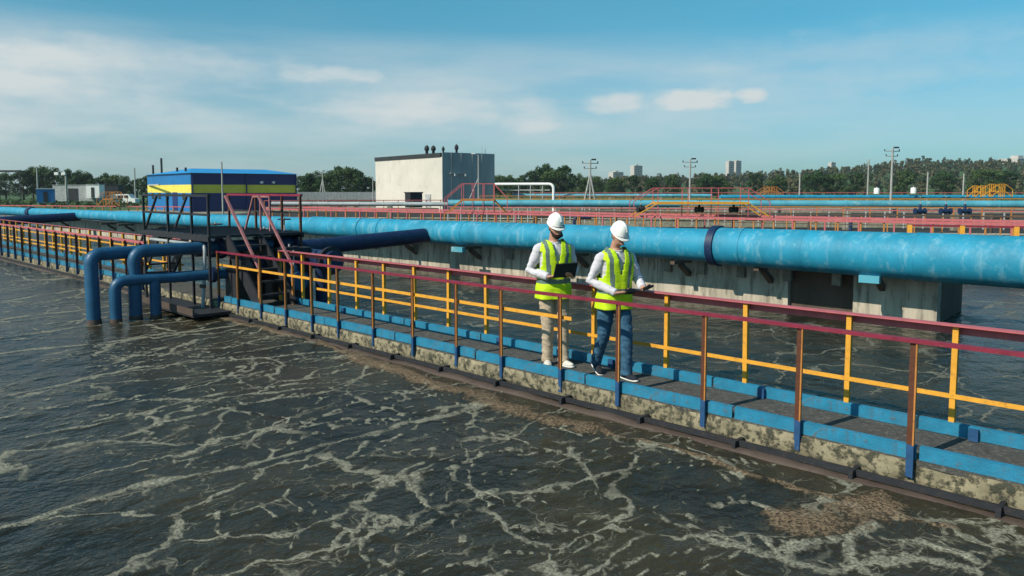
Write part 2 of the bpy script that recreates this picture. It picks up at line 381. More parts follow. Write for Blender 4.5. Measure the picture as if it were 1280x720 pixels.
# ------------------------------------------------------------------ water
def water_material(name, foam):
    m, nt, b = newmat(name); N = nt.nodes; lk = nt.links.new
    def mth(op, a, b_=None, c=None, clamp=False):
        n = N.new('ShaderNodeMath'); n.operation = op; n.use_clamp = clamp
        for i, x in enumerate((a, b_, c)):
            if x is None: continue
            if isinstance(x, (int, float)): n.inputs[i].default_value = x
            else: lk(x, n.inputs[i])
        return n.outputs[0]
    def noise(scale, detail=5, rough=.55, vec=None):
        n = N.new('ShaderNodeTexNoise'); n.inputs['Scale'].default_value = scale; n.inputs['Detail'].default_value = detail; n.inputs['Roughness'].default_value = rough
        lk(vec, n.inputs['Vector']); return n
    def smooth(x, a, c, o0=0.0, o1=1.0):
        n = N.new('ShaderNodeMapRange'); n.interpolation_type = 'SMOOTHSTEP'; lk(x, n.inputs[0])
        n.inputs[1].default_value = a; n.inputs[2].default_value = c; n.inputs[3].default_value = o0; n.inputs[4].default_value = o1
        return n.outputs[0]
    tc = N.new('ShaderNodeTexCoord')
    mp = N.new('ShaderNodeMapping'); mp.inputs['Rotation'].default_value = (0, 0, -math.atan2(Nv.y, Nv.x))   # x' across the walkway, y' along it
    lk(tc.outputs['Object'], mp.inputs[0]); P = mp.outputs[0]
    nd = noise(.9, 4, .6, P)
    warp = N.new('ShaderNodeVectorMath'); warp.operation = 'MULTIPLY_ADD'
    lk(nd.outputs['Color'], warp.inputs[0]); warp.inputs[1].default_value = (1.3, 1.3, 0); lk(P, warp.inputs[2])
    st = N.new('ShaderNodeVectorMath'); st.operation = 'MULTIPLY'; lk(warp.outputs[0], st.inputs[0]); st.inputs[1].default_value = (.62, 1.25, 1)
    vo = N.new('ShaderNodeTexVoronoi'); vo.feature = 'DISTANCE_TO_EDGE'; vo.inputs['Scale'].default_value = .75; lk(st.outputs[0], vo.inputs['Vector'])
    vo2 = N.new('ShaderNodeTexVoronoi'); vo2.feature = 'DISTANCE_TO_EDGE'; vo2.inputs['Scale'].default_value = 2.1; lk(st.outputs[0], vo2.inputs['Vector'])
    nb = noise(.55, 5, .6, P); nf = noise(17, 7, .72, P); nm = noise(3.0, 6, .65, P); sp = noise(42, 4, .65, P)
    web = smooth(mth('ADD', vo.outputs['Distance'], mth('MULTIPLY', mth('SUBTRACT', nf.outputs[0], .5), .07)), .024, .008)
    web = mth('MULTIPLY', web, smooth(nm.outputs[0], .36, .50))
    web = mth('MULTIPLY', web, smooth(nb.outputs[0], .36, .52))
    web2 = smooth(mth('ADD', vo2.outputs['Distance'], mth('MULTIPLY', mth('SUBTRACT', nf.outputs[0], .5), .06)), .03, .0)
    web2 = mth('MULTIPLY', mth('MULTIPLY', web2, smooth(nm.outputs[0], .44, .60)), smooth(nb.outputs[0], .38, .55))
    specks = mth('MULTIPLY', smooth(sp.outputs[0], .60, .67), smooth(nm.outputs[0], .46, .66, 0, .6))
    vo3 = N.new('ShaderNodeTexVoronoi'); vo3.feature = 'DISTANCE_TO_EDGE'; vo3.inputs['Scale'].default_value = 4.6; lk(st.outputs[0], vo3.inputs['Vector'])
    web3 = smooth(mth('ADD', vo3.outputs['Distance'], mth('MULTIPLY', mth('SUBTRACT', nf.outputs[0], .5), .10)), .034, .008)
    web3 = mth('MULTIPLY', mth('MULTIPLY', web3, smooth(nm.outputs[0], .50, .62)), smooth(nb.outputs[0], .40, .55))
    web2 = mth('MAXIMUM', web2, web3)
    tot = mth('MAXIMUM', mth('MAXIMUM', mth('MULTIPLY', web, .75), mth('MULTIPLY', web2, .5)), specks)
    if foam:
        at = N.new('ShaderNodeAttribute'); at.attribute_name = 'foam'
        g = at.outputs['Fac']
        gg = mth('ADD', g, mth('ADD', mth('MULTIPLY', mth('SUBTRACT', nm.outputs[0], .5), 1.5), mth('MULTIPLY', mth('SUBTRACT', nf.outputs[0], .5), 2.6)))
        line = smooth(gg, 1.0, .35)
        grain = noise(46, 5, .7, P)
        line = mth('MULTIPLY', mth('MULTIPLY', line, smooth(nf.outputs[0], .34, .52, .30, 1)), smooth(grain.outputs[0], .40, .52, .30, 1))
        tot = mth('MAXIMUM', line, mth('MULTIPLY', tot, smooth(grain.outputs[0], .38, .52, .35, 1)))
        a2 = N.new('ShaderNodeAttribute'); a2.attribute_name = 'scum'
        sg = mth('ADD', a2.outputs['Fac'], mth('ADD', mth('MULTIPLY', mth('SUBTRACT', nm.outputs[0], .5), 2.6), mth('MULTIPLY', mth('SUBTRACT', nf.outputs[0], .5), 2.6)))
        scum = mth('MULTIPLY', mth('MULTIPLY', smooth(sg, 1.0, .5), .85), smooth(grain.outputs[0], .30, .50, .25, 1))
    if not foam: tot = mth('MULTIPLY', tot, .5)
    base = N.new('ShaderNodeMix'); base.data_type = 'RGBA'
    lk(smooth(nb.outputs[0], .35, .65), base.inputs[0]); base.inputs[6].default_value = (.014, .015, .0105, 1); base.inputs[7].default_value = (.038, .033, .019, 1)
    fo = N.new('ShaderNodeMix'); fo.data_type = 'RGBA'; lk(tot, fo.inputs[0]); lk(base.outputs[2], fo.inputs[6]); fo.inputs[7].default_value = (.39, .38, .29, 1)
    colr = fo.outputs[2]; cover = tot
    if foam:
        sc = N.new('ShaderNodeMix'); sc.data_type = 'RGBA'; lk(scum, sc.inputs[0]); lk(colr, sc.inputs[6])
        br = N.new('ShaderNodeMix'); br.data_type = 'RGBA'; lk(smooth(grain.outputs[0], .34, .66), br.inputs[0]); br.inputs[6].default_value = (.06, .036, .022, 1); br.inputs[7].default_value = (.30, .22, .14, 1)
        lk(br.outputs[2], sc.inputs[7]); colr = sc.outputs[2]; cover = mth('MAXIMUM', cover, scum)
    lk(colr, b.inputs['Base Color'])
    lk(mth('MULTIPLY_ADD', cover, .6, .20), b.inputs['Roughness'])
    b.inputs['IOR'].default_value = 1.33; b.inputs['Specular IOR Level'].default_value = .30
    r1 = noise(2.2, 5, .55, P); r2 = noise(9, 4, .6, P)
    stp = N.new('ShaderNodeVectorMath'); stp.operation = 'MULTIPLY'; lk(P, stp.inputs[0]); stp.inputs[1].default_value = (.7, 1.3, 1)
    r3 = noise(5, 4, .6, stp.outputs[0])
    h = mth('ADD', mth('MULTIPLY', r1.outputs[0], .13), mth('ADD', mth('MULTIPLY', r2.outputs[0], .007), mth('MULTIPLY', r3.outputs[0], .018)))
    h = mth('ADD', h, mth('MULTIPLY', mth('MULTIPLY', cover, nf.outputs[0]), .045))
    bp = N.new('ShaderNodeBump'); bp.inputs['Strength'].default_value = .62; bp.inputs['Distance'].default_value = 1.0
    lk(h, bp.inputs['Height']); lk(bp.outputs[0], b.inputs['Normal'])
    return m
MAT['water_near'] = water_material('aerated_water', True)
MAT['water'] = water_material('channel_water', False)

FOAM = [
 ([(1000,690),(1050,665),(1095,650)], .06), ([(1090,668),(1140,675),(1180,700),(1240,705)], .045),  # traced in photograph pixels, laid on the water; last number is the half width in metres
 ([(-60,690),(0,662),(45,647),(90,632),(140,615),(200,600),(260,590),(320,575),(380,562),(430,552),(480,540),(520,525),(565,516),(620,505)], .05),
 ([(0,494),(60,482),(120,467),(175,459),(250,452),(330,447),(420,440),(470,436)], .05),
 ([(100,502),(150,502),(220,505),(260,502),(320,491),(380,480),(440,474)], .04),
 ([(30,548),(75,540),(130,530),(190,520),(240,505)], .035),
 ([(150,547),(200,532),(260,522),(320,505),(380,495),(440,485),(500,479)], .04),
 ([(310,535),(370,532),(430,525),(500,522)], .03),
 ([(360,592),(415,575),(470,572),(540,560),(590,547),(640,542)], .028),
 ([(425,605),(480,595),(540,585),(590,572),(635,562)], .025),
 ([(505,592),(525,625),(555,645),(550,660),(570,685)], .016),
 ([(555,645),(600,632),(640,630)], .016),
 ([(385,620),(388,650),(425,660),(455,680),(465,705)], .02),
 ([(255,640),(275,660),(270,677)], .02),
 ([(0,442),(65,435),(130,430),(200,419),(260,412),(330,404)], .06),
 ([(170,445),(210,442),(245,425)], .04),
 ([(0,425),(100,407)], .06), ([(0,400),(90,388),(200,372)], .06), ([(0,378),(110,362)], .06), ([(20,352),(110,346)], .06), ([(0,335),(70,334)], .06),
 ([(260,445),(340,436),(430,425)], .035), ([(300,424),(380,418)], .035),
 ([(640,670),(690,665),(740,650),(825,637),(830,620),(820,600)], .022),
 ([(690,719),(740,705),(805,695),(880,690),(920,680),(965,670),(1010,680)], .035),
 ([(640,570),(690,565),(730,582),(745,605),(740,620)], .025),
 ([(620,560),(690,565),(715,545),(695,537)], .022),
 ([(1060,670),(1070,695),(1105,715)], .04), ([(1105,670),(1145,680),(1190,700),(1230,715)], .05),
 ([(1185,660),(1215,680),(1250,692),(1280,700)], .045),
 ([(560,600),(640,585),(700,575)], .02), ([(800,560),(860,575),(930,572)], .018), ([(840,620),(880,640),(870,660)], .018),
 ([(300,700),(340,712),(400,715)], .02), ([(900,630),(935,622),(985,640)], .05),
]
for (lu, lv_) in ((118, 405), (144, 403), (170, 400), (194, 398)):
    c_ = onz(lu, lv_)
    FOAM.append(([c_ + Vector((math.cos(a_), math.sin(a_), 0)) * (.19 + .03 * math.sin(3 * a_)) for a_ in np.linspace(0, 6.3, 14)], .035))
SCUM = [
 ([(200,372),(260,392),(330,412)], .09),
 ([(430,441),(480,456),(540,474),(600,494),(660,515),(720,534)], .19),
 ([(330,412),(380,425),(440,445)], .08),
 ([(740,540),(830,565),(920,588),(1000,610),(1100,636),(1200,668)], .05),
 ([(1000,648),(1035,636),(1080,630)], .25), ([(1085,632),(1125,640)], .12),
]
def wander(n):
    # short drifting streaks that leave the walkway wall and break up over the tank
    out = []; r_ = random.Random(11)
    for i in range(n):
        s = r_.uniform(1.5, 26) if i % 3 else r_.uniform(2, 12); nn = r_.uniform(2.4, 6.3) if s < 14 else r_.uniform(1.0, 6.3); a = r_.gauss(-.12, .35) + (math.pi if r_.random() < .5 else 0)
        p = W(s, nn); pts = [p.copy()]; st_ = .16 + .012 * s
        for k in range(r_.randint(4, 13)):
            a += r_.gauss(0, .28); p = p + Nv * math.cos(a) * st_ + D * math.sin(a) * st_
            if p.dot(Nv) > 6.2: break
            pts.append(p.copy())
        out.append((pts, r_.uniform(.006, .019) * (1 + s * .05)))
        if r_.random() < .5 and len(pts) > 3:
            q = pts[len(pts) // 2]; b_ = a + r_.choice((-1, 1)) * r_.uniform(.6, 1.3); pp_ = [q.copy()]
            for k in range(r_.randint(2, 5)):
                b_ += r_.gauss(0, .3); q = q + Nv * math.cos(b_) * st_ * .8 + D * math.sin(b_) * st_ * .8
                if q.dot(Nv) > 6.2: break
                pp_.append(q.copy())
            out.append((pp_, r_.uniform(.008, .018) * (1 + s * .05)))
    return out
def seg_field(px, py, lines):
    out = np.full(px.shape, 9.0)
    lines = list(lines)
    wx = np.zeros_like(px); wy = np.zeros_like(px); g_ = np.random.default_rng(5)
    for f, am in ((1.1, .045), (2.3, .032), (5.1, .020), (9.7, .013), (17.0, .008)):
        for _ in range(3):
            th, ph, p2 = g_.random(3) * 6.28; ar = f * (px * math.cos(th) + py * math.sin(th))
            wx += am * np.sin(ar + ph + 1.5 * np.sin(.6 * f * (py * math.cos(th) - px * math.sin(th)))); wy += am * np.sin(ar * 1.1 + p2 + 1.3 * np.sin(.7 * f * (py * math.sin(th) - px * math.cos(th))))
    px = px + wx; py = py + wy
    for pts, w in lines:
        q = [onz(p_[0], p_[1], 0) if isinstance(p_, tuple) else p_ for p_ in pts]
        for a, c in zip(q[:-1], q[1:]):
            dx, dy = c.x - a.x, c.y - a.y; l2 = dx * dx + dy * dy + 1e-9
            t = np.clip(((px - a.x) * dx + (py - a.y) * dy) / l2, 0, 1)
            out = np.minimum(out, np.hypot(px - a.x - t * dx, py - a.y - t * dy) / w)
    return out
def sheet(name, ns, ss, mat, fields=False, amp=0.012, z=0.0):
    NN, SS = np.meshgrid(np.array(ns), np.array(ss), indexing='ij')
    px = D.x * SS + Nv.x * NN; py = D.y * SS + Nv.y * NN
    pz = z + amp * (np.sin(NN * 2.1 + 1.3 * np.sin(SS * 1.1)) * np.sin(SS * 1.7 + 1.2 * np.sin(NN * .9)) + .5 * np.sin(NN * 4.3 + SS * 1.9 + 2 * np.sin(SS * .7)))
    if fields:
        f1 = seg_field(px.ravel(), py.ravel(), FOAM + wander(170)); f2 = seg_field(px.ravel(), py.ravel(), SCUM)
        pz = pz + (.010 * np.clip(1.2 - f1, 0, 1) + .022 * np.clip(1.2 - f2, 0, 1)).reshape(px.shape)
    vs = np.stack([px.ravel(), py.ravel(), pz.ravel()], 1)
    a, c = NN.shape
    idx = np.arange(a * c).reshape(a, c)
    fs = np.stack([idx[:-1, :-1], idx[:-1, 1:], idx[1:, 1:], idx[1:, :-1]], -1).reshape(-1, 4)
    me = bpy.data.meshes.new(name)
    me.vertices.add(len(vs)); me.vertices.foreach_set('co', vs.ravel().astype(np.float32))
    me.loops.add(fs.size); me.loops.foreach_set('vertex_index', fs.ravel().astype(np.int32))
    me.polygons.add(len(fs)); me.polygons.foreach_set('loop_start', np.arange(0, fs.size, 4, dtype=np.int32))
    me.polygons.foreach_set('use_smooth', np.ones(len(fs), dtype=bool))
    me.update(calc_edges=True); me.validate()
    if me.polygons[0].normal.z < 0: me.flip_normals()
    me.materials.append(mat)
    if fields:
        for nm, vals in (('foam', f1), ('scum', f2)):
            at = me.attributes.new(nm, 'FLOAT', 'POINT')
            at.data.foreach_set('value', vals.astype(np.float32))
    o = bpy.data.objects.new(name, me); COL.objects.link(o); o['kind'] = 'structure'
    return o
NN_, NF_ = 6.40, 7.22                    # near and far rail offsets
DECK_Z, RAIL_Z = .23, 1.19
sheet('water', list(np.arange(-40, .4, 1.5)) + list(np.arange(.4, NN_ - .03, .05)) + [NN_ - .02],
      list(np.arange(-30, 0, 1.5)) + list(np.arange(0, 20, .06)) + list(np.arange(20, 36, .15)) + list(np.arange(36, 90, 2)), MAT['water_near'], True)
sheet('water', np.linspace(NF_ + .02, 24.0, 60), np.linspace(-30, 90, 300), MAT['water'])

# ------------------------------------------------------------------ ground
def quad(name, pts, mat, kind='structure'):
    s = Shape(); s.add(pts, [tuple(range(len(pts)))]); o = s.build(name, mat); o['kind'] = kind; return o
def strip(n0, n1, s0, s1, z): return [W(s0, n0, z), W(s0, n1, z), W(s1, n1, z), W(s1, n0, z)]
g = Shape(); g.add([(-3000, -500, -.6), (3000, -500, -.6), (3000, 3500, -.6), (-3000, 3500, -.6)], [(0, 1, 2, 3)])
tag(g.build('ground', MAT['grass']), kind='structure')

# ------------------------------------------------------------------ walkway
wk = thing('walkway', 'narrow concrete walkway with blue kerbs crossing the treatment tank', 'walkway', W(10, 6.8, 0))
S0, S1 = -12.0, 70.0
b = Shape(); b.box(W((S0 + S1) / 2, 6.82, -.62), (S1 - S0, .80, 1.6), ANG_D); b.build('pier_wall', MAT['concrete'], wk)
# top deck sheet with a slightly uneven surface
b = Shape(); b.box(W((S0 + S1) / 2, 6.82, .205), (S1 - S0, .84, .05), ANG_D); b.build('deck', MAT['deck'], wk)
# crumbling outer lip
def lip(n, s0, s1, z0, z1, dep, step=.09):
    sh = Shape(); ss = np.arange(s0, s1, step); rows = []
    for s in ss:
        row = []
        for j in range(6):
            t = j / 5; z = z0 + (z1 - z0) * t
            q = mnoise.noise(Vector((s * 2.3, t * 1.5, 1.7))) * .5 + mnoise.noise(Vector((s * 7, t * 4, 4.2))) * .3
            bite = max(0, mnoise.noise(Vector((s * .9, t * .8, 9))) - .25) * .10
            row.append(W(s, n - dep * (.55 + .45 * math.sin(math.pi * (.15 + .7 * t))) - q * .042 + bite, z))
        row.append(W(s, n + .05, z1)); rows.append(row)
    k = len(rows[0]); vs = [p for r in rows for p in r]
    fs = [(i * k + j, i * k + j + 1, (i + 1) * k + j + 1, (i + 1) * k + j) for i in range(len(rows) - 1) for j in range(k - 1)]
    sh.add(vs, fs, 0, True); return sh
lip(NN_ + .02, -2, 60, -.02, .212, .05).build('outer_lip', MAT['lip'], wk)
# blue kerb plates with gaps at their joints
def kerb_line(n, face, first, last):
    s = first; i = 0
    while s < last:
        ln = 1.55 + .5 * random.random() if s < 30 else 6.0
        e = min(s + ln, last); off = random.uniform(-.006, .006); dz = random.uniform(-.006, .006)
        k = Shape(); k.bar(W(s + .012, n + off, .286 + dz), W(e - .012, n + off * .5, .286 + dz), .012, .105)
        k.bar(W(s + .012, n + off + face * .028, .338 + dz), W(e - .012, n + off * .5 + face * .028, .338 + dz), .035, .010)
        k.build('kerb_plate', MAT['kerb'], wk, W((s + e) / 2, n, .295)); s = e; i += 1
kerb_line(NN_ + .005, 1, -1.5, 13.9); kerb_line(NN_ + .005, 1, 17.6, 58)
kerb_line(NF_ + .02, 1, -1.5, 13.2); kerb_line(NF_ + .02, 1, 17.8, 58)
# little kerb gussets on the far side
gs = Shape()
gs.box((0, 0, 0), (.07, .04, .10)); gm = gs.mesh('kerb_bracket', MAT['post_blue'])
for i in range(8): place('kerb_bracket', gm, wk, W(1.6 + i * 1.9, NF_ - .012, .285), ANG_D)
# dark strip drawing the shadow line above the rusty pipe along the water
b = Shape(); b.bar(W(-8, NN_ - .13, .055), W(60, NN_ - .13, .055), .035, .05); b.build('waterline_dark_shade', MAT['steel'], wk)
pp = Shape(); ss_ = list(np.arange(-8, 24, .11)) + list(np.arange(24, 60, 1.0))
pp.tube([W(s, NN_ - .17 + .025 * mnoise.noise(Vector((s * 1.7, 2, 3))), -.012 + .018 * mnoise.noise(Vector((s * 1.2, 7, 1)))) for s in ss_],
        [(.085 + .045 * mnoise.noise(Vector((s * 2.1, 5, 5))), .036 + .018 * mnoise.noise(Vector((s * 3.3, 1, 8)))) for s in ss_], 12, side=Nv)
pp.build('waterline_ledge', MAT['rust'], wk)
cl = Shape(); cl.box((0, 0, 0), (.035, .17, .10)); cm = cl.mesh('pipe_clamp', MAT['steel'])
for i in range(16): place('pipe_clamp', cm, wk, W(1.2 + i * 1.03, NN_ - .125, .035), ANG_D)

# ------------------------------------------------------------------ railings
def railing(name, label, cat, a, c, posts, z_top, z_bot, top, mids, mt, mp_, mm, post_w=.05, blue=0.0, group=None, angle=True, flip=1, joints=True):
    """a, c: ends on plan; posts: distances from a; mids: (z, from, to)"""
    a, c = Vector((a.x, a.y, 0)), Vector((c.x, c.y, 0)); d = (c - a).normalized(); rz = math.atan2(d.y, d.x); ln = (c - a).length
    nn = Vector((-d.y, d.x, 0)) * flip
    t = thing(name, label, cat, a + Vector((0, 0, z_bot)), group)
    up = Vector((0, 0, 1))
    s = Shape(); tw, th = top
    s.bar(a + up * z_top, c + up * z_top, tw, .010)
    s.bar(a + nn * (tw / 2 - .006) + up * (z_top - th / 2 - .005), c + nn * (tw / 2 - .006) + up * (z_top - th / 2 - .005), .012, th)
    s.build('top_rail', mt, t)
    for (z, f0, f1) in mids:
        s = Shape(); s.bar(a + d * f0 + up * z - nn * (post_w * .5), a + d * f1 + up * z - nn * (post_w * .5), .010, .040); s.build('mid_rail', mm, t)
    h = z_top - .012 - z_bot
    s = Shape()
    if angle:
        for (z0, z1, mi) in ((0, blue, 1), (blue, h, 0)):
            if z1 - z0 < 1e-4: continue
            s.box((.004, 0, (z0 + z1) / 2), (post_w - .008, .009, z1 - z0), mi=2 if mi == 0 else 1)  # broad face of the orange post browned to hold its shade
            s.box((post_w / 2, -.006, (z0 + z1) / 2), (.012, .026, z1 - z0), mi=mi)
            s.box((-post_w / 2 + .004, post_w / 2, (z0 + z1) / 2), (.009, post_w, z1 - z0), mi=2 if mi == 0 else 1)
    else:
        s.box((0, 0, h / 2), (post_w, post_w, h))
    pm = s.mesh('post', [mp_, MAT['post_blue'], MAT['post_brown_and_shade']])
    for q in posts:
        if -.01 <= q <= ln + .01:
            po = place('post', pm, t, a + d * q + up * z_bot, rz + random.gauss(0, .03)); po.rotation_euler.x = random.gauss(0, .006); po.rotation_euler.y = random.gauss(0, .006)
    return t

NEAR_U = [1340, 1150, 1005, 884, 775, 702, 627, 570, 515, 465, 421, 388, 355, 324, 295, 271]
near_s = [s_at(u, NN_ - .02) for u in NEAR_U]
a0 = near_s[-1]
near_posts = [a0 - s for s in near_s]
e = near_s[0]
while e > -4: e -= .92; near_posts.append(a0 - e)
railing('walkway_railing', 'long crimson railing with posts browned for shade in front of both workers', 'railing', W(a0, NN_ - .035), W(-4, NN_ - .035), near_posts,
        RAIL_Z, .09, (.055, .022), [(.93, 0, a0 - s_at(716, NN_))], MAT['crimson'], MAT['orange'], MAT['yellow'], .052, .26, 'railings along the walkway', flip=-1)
FAR_U = [1495, 1335, 1200, 1065, 935, 834, 742, 682, 606, 558, 516, 477, 443, 408, 375, 347]
far_s = [s_at(u, NF_ + .03) for u in FAR_U]
b0 = far_s[-1]
far_posts = [b0 - s for s in far_s]
railing('walkway_railing', 'faded pink railing with yellow posts behind both workers', 'railing', W(b0, NF_ + .06), W(-4, NF_ + .06), far_posts,
        RAIL_Z, .12, (.12, .08), [(.575, b0 - s_at(392, NF_), b0 + 4)], MAT['red'], MAT['yellow'], MAT['yellow'], .046, 0, 'railings along the walkway', angle=False, flip=1)
lp = list(np.arange(0.3, 42, .92))
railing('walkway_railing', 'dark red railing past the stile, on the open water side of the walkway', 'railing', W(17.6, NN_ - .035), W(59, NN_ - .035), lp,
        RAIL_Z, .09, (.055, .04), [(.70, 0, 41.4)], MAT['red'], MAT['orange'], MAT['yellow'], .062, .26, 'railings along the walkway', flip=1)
railing('walkway_railing', 'faded red railing past the stile, on the channel side of the walkway', 'railing', W(17.8, NF_ + .06), W(59, NF_ + .06), lp,
        RAIL_Z, .12, (.075, .03), [(.60, 0, 41), (.88, 0, 41)], MAT['red'], MAT['yellow'], MAT['yellow'], .055, 0, 'railings along the walkway', angle=False, flip=-1)

# ------------------------------------------------------------------ main pipe on its wall
PA = aty(1280, 326, 11.9); PB = aty(130, 269, 37.0)
pz = 1.24
pd = Vector((PB.x - PA.x, PB.y - PA.y, 0)).normalized()
P0 = Vector((PA.x, PA.y, pz))
pn = Vector((pd.y, -pd.x, 0))                       # away from the camera
def pipe_at_u(u):
    k = (u - 640) / FPX
    return (k * P0.y - P0.x) / (pd.x - k * pd.y)
PT = (Vector((PB.x, PB.y, 0)) - Vector((PA.x, PA.y, 0))).length
def PP(t, off=0.0, z=pz): return P0 + pd * t + pn * off + Vector((0, 0, z - pz - .15 * max(0, t) / PT - .03 * (t < 6) * (1 - t / 6)))
mpipe = thing('main_pipe', 'huge blue pipe carried along the tank wall behind both workers', 'pipe', PP(10, 0, 0))
T_ring = pipe_at_u(897); T_450 = pipe_at_u(392); T_190 = pipe_at_u(150); T_br = pipe_at_u(541); T_far = T_190 + 30
def run(t0, t1, r0, r1, name='pipe_run', seg=40):
    s = Shape(); n = max(2, int((t1 - t0) / .5)); pts = [PP(t0 + (t1 - t0) * i / n) for i in range(n + 1)]
    s.tube(pts, [r0 + (r1 - r0) * i / n + .003 * math.sin(i * 1.9) for i in range(n + 1)], seg)
    return s.build(name, MAT['pipe'], mpipe)
run(-14, pipe_at_u(1150), .430, .412); run(pipe_at_u(1150), T_ring, .405, .372); run(T_ring, T_450, .335, .312); run(T_450, T_190, .272, .275); run(T_190, T_far, .25, .25)
def ring(t, r, w, mat, name):
    s = Shape(); s.tube([PP(t - w / 2), PP(t + w / 2)], r, 40); return s.build(name, mat, mpipe)
ring(T_ring, .415, .15, MAT['pipe_dark'], 'flange_collar')
ring(pipe_at_u(40), .31, .5, MAT['pipe_dark'], 'flange_collar')
for u, rr_ in ((1150, .418), (1010, .393), (932, .386), (770, .340), (700, .338), (640, .333)): ring(pipe_at_u(u), rr_, .03, MAT['pipe'], 'weld_band')
for u in (585, 480, 455): ring(pipe_at_u(u), .335, .03, MAT['pipe'], 'weld_band')
# brackets and little blue saddle plates on the camera side
for u in (1300, 1095, 950, 845, 715, 580, 500, 425, 200, 150, 128, 70):
    t = pipe_at_u(u); s = Shape()
    s.bar(PP(t, -.12, pz - .40), PP(t, .62, pz - .40), .10, .07)
    s.bar(PP(t, .22, pz - .45), PP(t, .60, pz - .70), .10, .10)
    s.build('bracket', MAT['wall_dark'], mpipe)
for u, w in ((1095, .34), (580, .42), (700, .3)):
    t = pipe_at_u(u); s = Shape(); s.box(PP(t, -.22, pz - .42), (w, .12, .13), math.atan2(pd.y, pd.x)); s.build('saddle_plate', MAT['pipe_far'], mpipe)
# dark branch running from the main pipe to the stile
def branch(t, length, r, z0, z1, n_el=True):
    s = Shape(); base = PP(t, 0, z0); dirn = -Nv
    pts = [base + dirn * (length * i / 8) + Vector((0, 0, (z1 - z0) * i / 8)) for i in range(9)]
    s.tube(pts, r, 24); return s, pts[-1]
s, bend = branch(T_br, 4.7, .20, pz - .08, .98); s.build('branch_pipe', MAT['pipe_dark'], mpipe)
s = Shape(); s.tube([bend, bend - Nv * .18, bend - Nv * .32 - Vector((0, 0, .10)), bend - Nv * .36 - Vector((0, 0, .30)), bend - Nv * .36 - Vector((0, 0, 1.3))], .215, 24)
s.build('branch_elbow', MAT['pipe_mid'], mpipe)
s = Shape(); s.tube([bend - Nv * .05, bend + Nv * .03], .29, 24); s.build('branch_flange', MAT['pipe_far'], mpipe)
s, _ = branch(pipe_at_u(100), 3.5, .22, pz - .1, 1.0); s.build('branch_pipe', MAT['pipe_dark'], mpipe)

# wall under the pipe: pale panels, a dark recess, a pier, then open water
WO = .62
tw_ = thing('tank_wall', 'pale stained concrete wall in the water under the big blue pipe', 'wall', PP(10, WO, 0))
WTOP = pz - .36
def wall_t(u): 
    k = (u - 640) / FPX; q = PP(0, WO)
    return (k * q.y - q.x) / (pd.x - k * pd.y)
def panel(t0, t1, off, mat, name, top=WTOP, bot=-1.0, th=.3):
    s = Shape(); s.box((PP((t0 + t1) / 2, off + th / 2, (top + bot) / 2)), (t1 - t0, th, top - bot), math.atan2(pd.y, pd.x)); return s.build(name, mat, tw_)
te = wall_t(1178); tp = wall_t(1072); tr = wall_t(988)
panel(te, tp, WO - .1, MAT['wall'], 'end_pier', th=.25); panel(te + .01, tp - .01, WO + .155, MAT['wall_dark'], 'end_pier', th=1.7)  # rear box coloured dark so the pier's end face looks shaded
panel(tp, tr, WO + .12, MAT['wall_dark'], 'staggered_dark_panel')  # darker brown panel set back between the pale ones
t = tr; i = 0
while t < 48:
    t2 = t + 3.0
    panel(t + .006, t2 - .006, WO + random.uniform(-.012, .012), MAT['wall'], 'wall_panel'); t = t2; i += 1
s = Shape(); s.box(PP((te + 48) / 2, WO + .28, WTOP + .05), (48 - te, .5, .08), math.atan2(pd.y, pd.x)); s.build('coping', MAT['concrete'], tw_)
for u in (1050, 988, 930, 880, 838, 795, 690, 640, 520, 470): 
    s = Shape(); tt = wall_t(u); s.box(PP(tt, WO - .06, WTOP - .14), (.16, .10, .34), math.atan2(pd.y, pd.x)); s.build('bracket_pad', MAT['concrete'], tw_)

# rear tank field: dark sheets painting the basin shade, slab and low walls behind the pipe
def slab(name, label, cat, n0, n1, s0, s1, z0, z1, mat):
    s = Shape(); s.box(W((s0 + s1) / 2, (n0 + n1) / 2, (z0 + z1) / 2), (s1 - s0, n1 - n0, z1 - z0), ANG_D)
    return tag(s.build(name, mat), label, cat)
s = Shape(); s.box(W(20, 22.9, -.25), (140, .5, 1.1), ANG_D); tag(s.build('basin_wall', MAT['wall_dark']), 'low basin wall coloured dark for shade behind the open end of the pipe wall', 'wall')  # dark wall colour stands for the shadow beyond the open pipe end
quad('sludge_coloured_shade', [(-70, 42, -.25), (120, 24, -.25), (130, 44, -.25), (-70, 60, -.25)], MAT['sludge_coloured_shade'])
quad('sludge_coloured_shade', [(-30, 66, -.25), (130, 50, -.25), (150, 84, -.25), (-30, 92, -.25)], MAT['sludge_coloured_shade'])
quad('earth', [(-60, 93, -.55), (300, 78, -.55), (420, 190, -.55), (-40, 150, -.55)], MAT['earth'])

def far_rail(label, u0, v0, Y0, u1, v1, Y1, zh, step, mt, mp_, top=(.09, .03), pw=.06, mids=(), group='railings on the far tanks', cat='railing'):
    """a level railing from a point to a point on plan; its height is taken from the nearer end"""
    a = aty(u0, v0, Y0); c = aty(u1, v1, Y1); zt = (a.z + c.z) / 2
    ln = Vector((c.x - a.x, c.y - a.y)).length
    n = min(99, int(ln / step)); st = ln / max(1, n)
    return railing('tank_railing', label, cat, a, c, [i * st for i in range(n + 1)], zt, zt - zh, top, [(zt - zh * q, 0, ln) for q in mids], mt, mp_, mt, pw, 0, group, angle=False)
far_rail('front faded red railing right behind the big blue pipe', 1500, 284, 22.0, 330, 260, 44.9, 1.1, .75, MAT['red'], MAT['orange'], (.14, .075), pw=.05, mids=(.45,))
far_rail('second faded red railing just behind the front one', 1500, 280.0, 23.8, 380, 258.5, 47.6, 1.1, 1.2, MAT['red'], MAT['red'], (.14, .075))
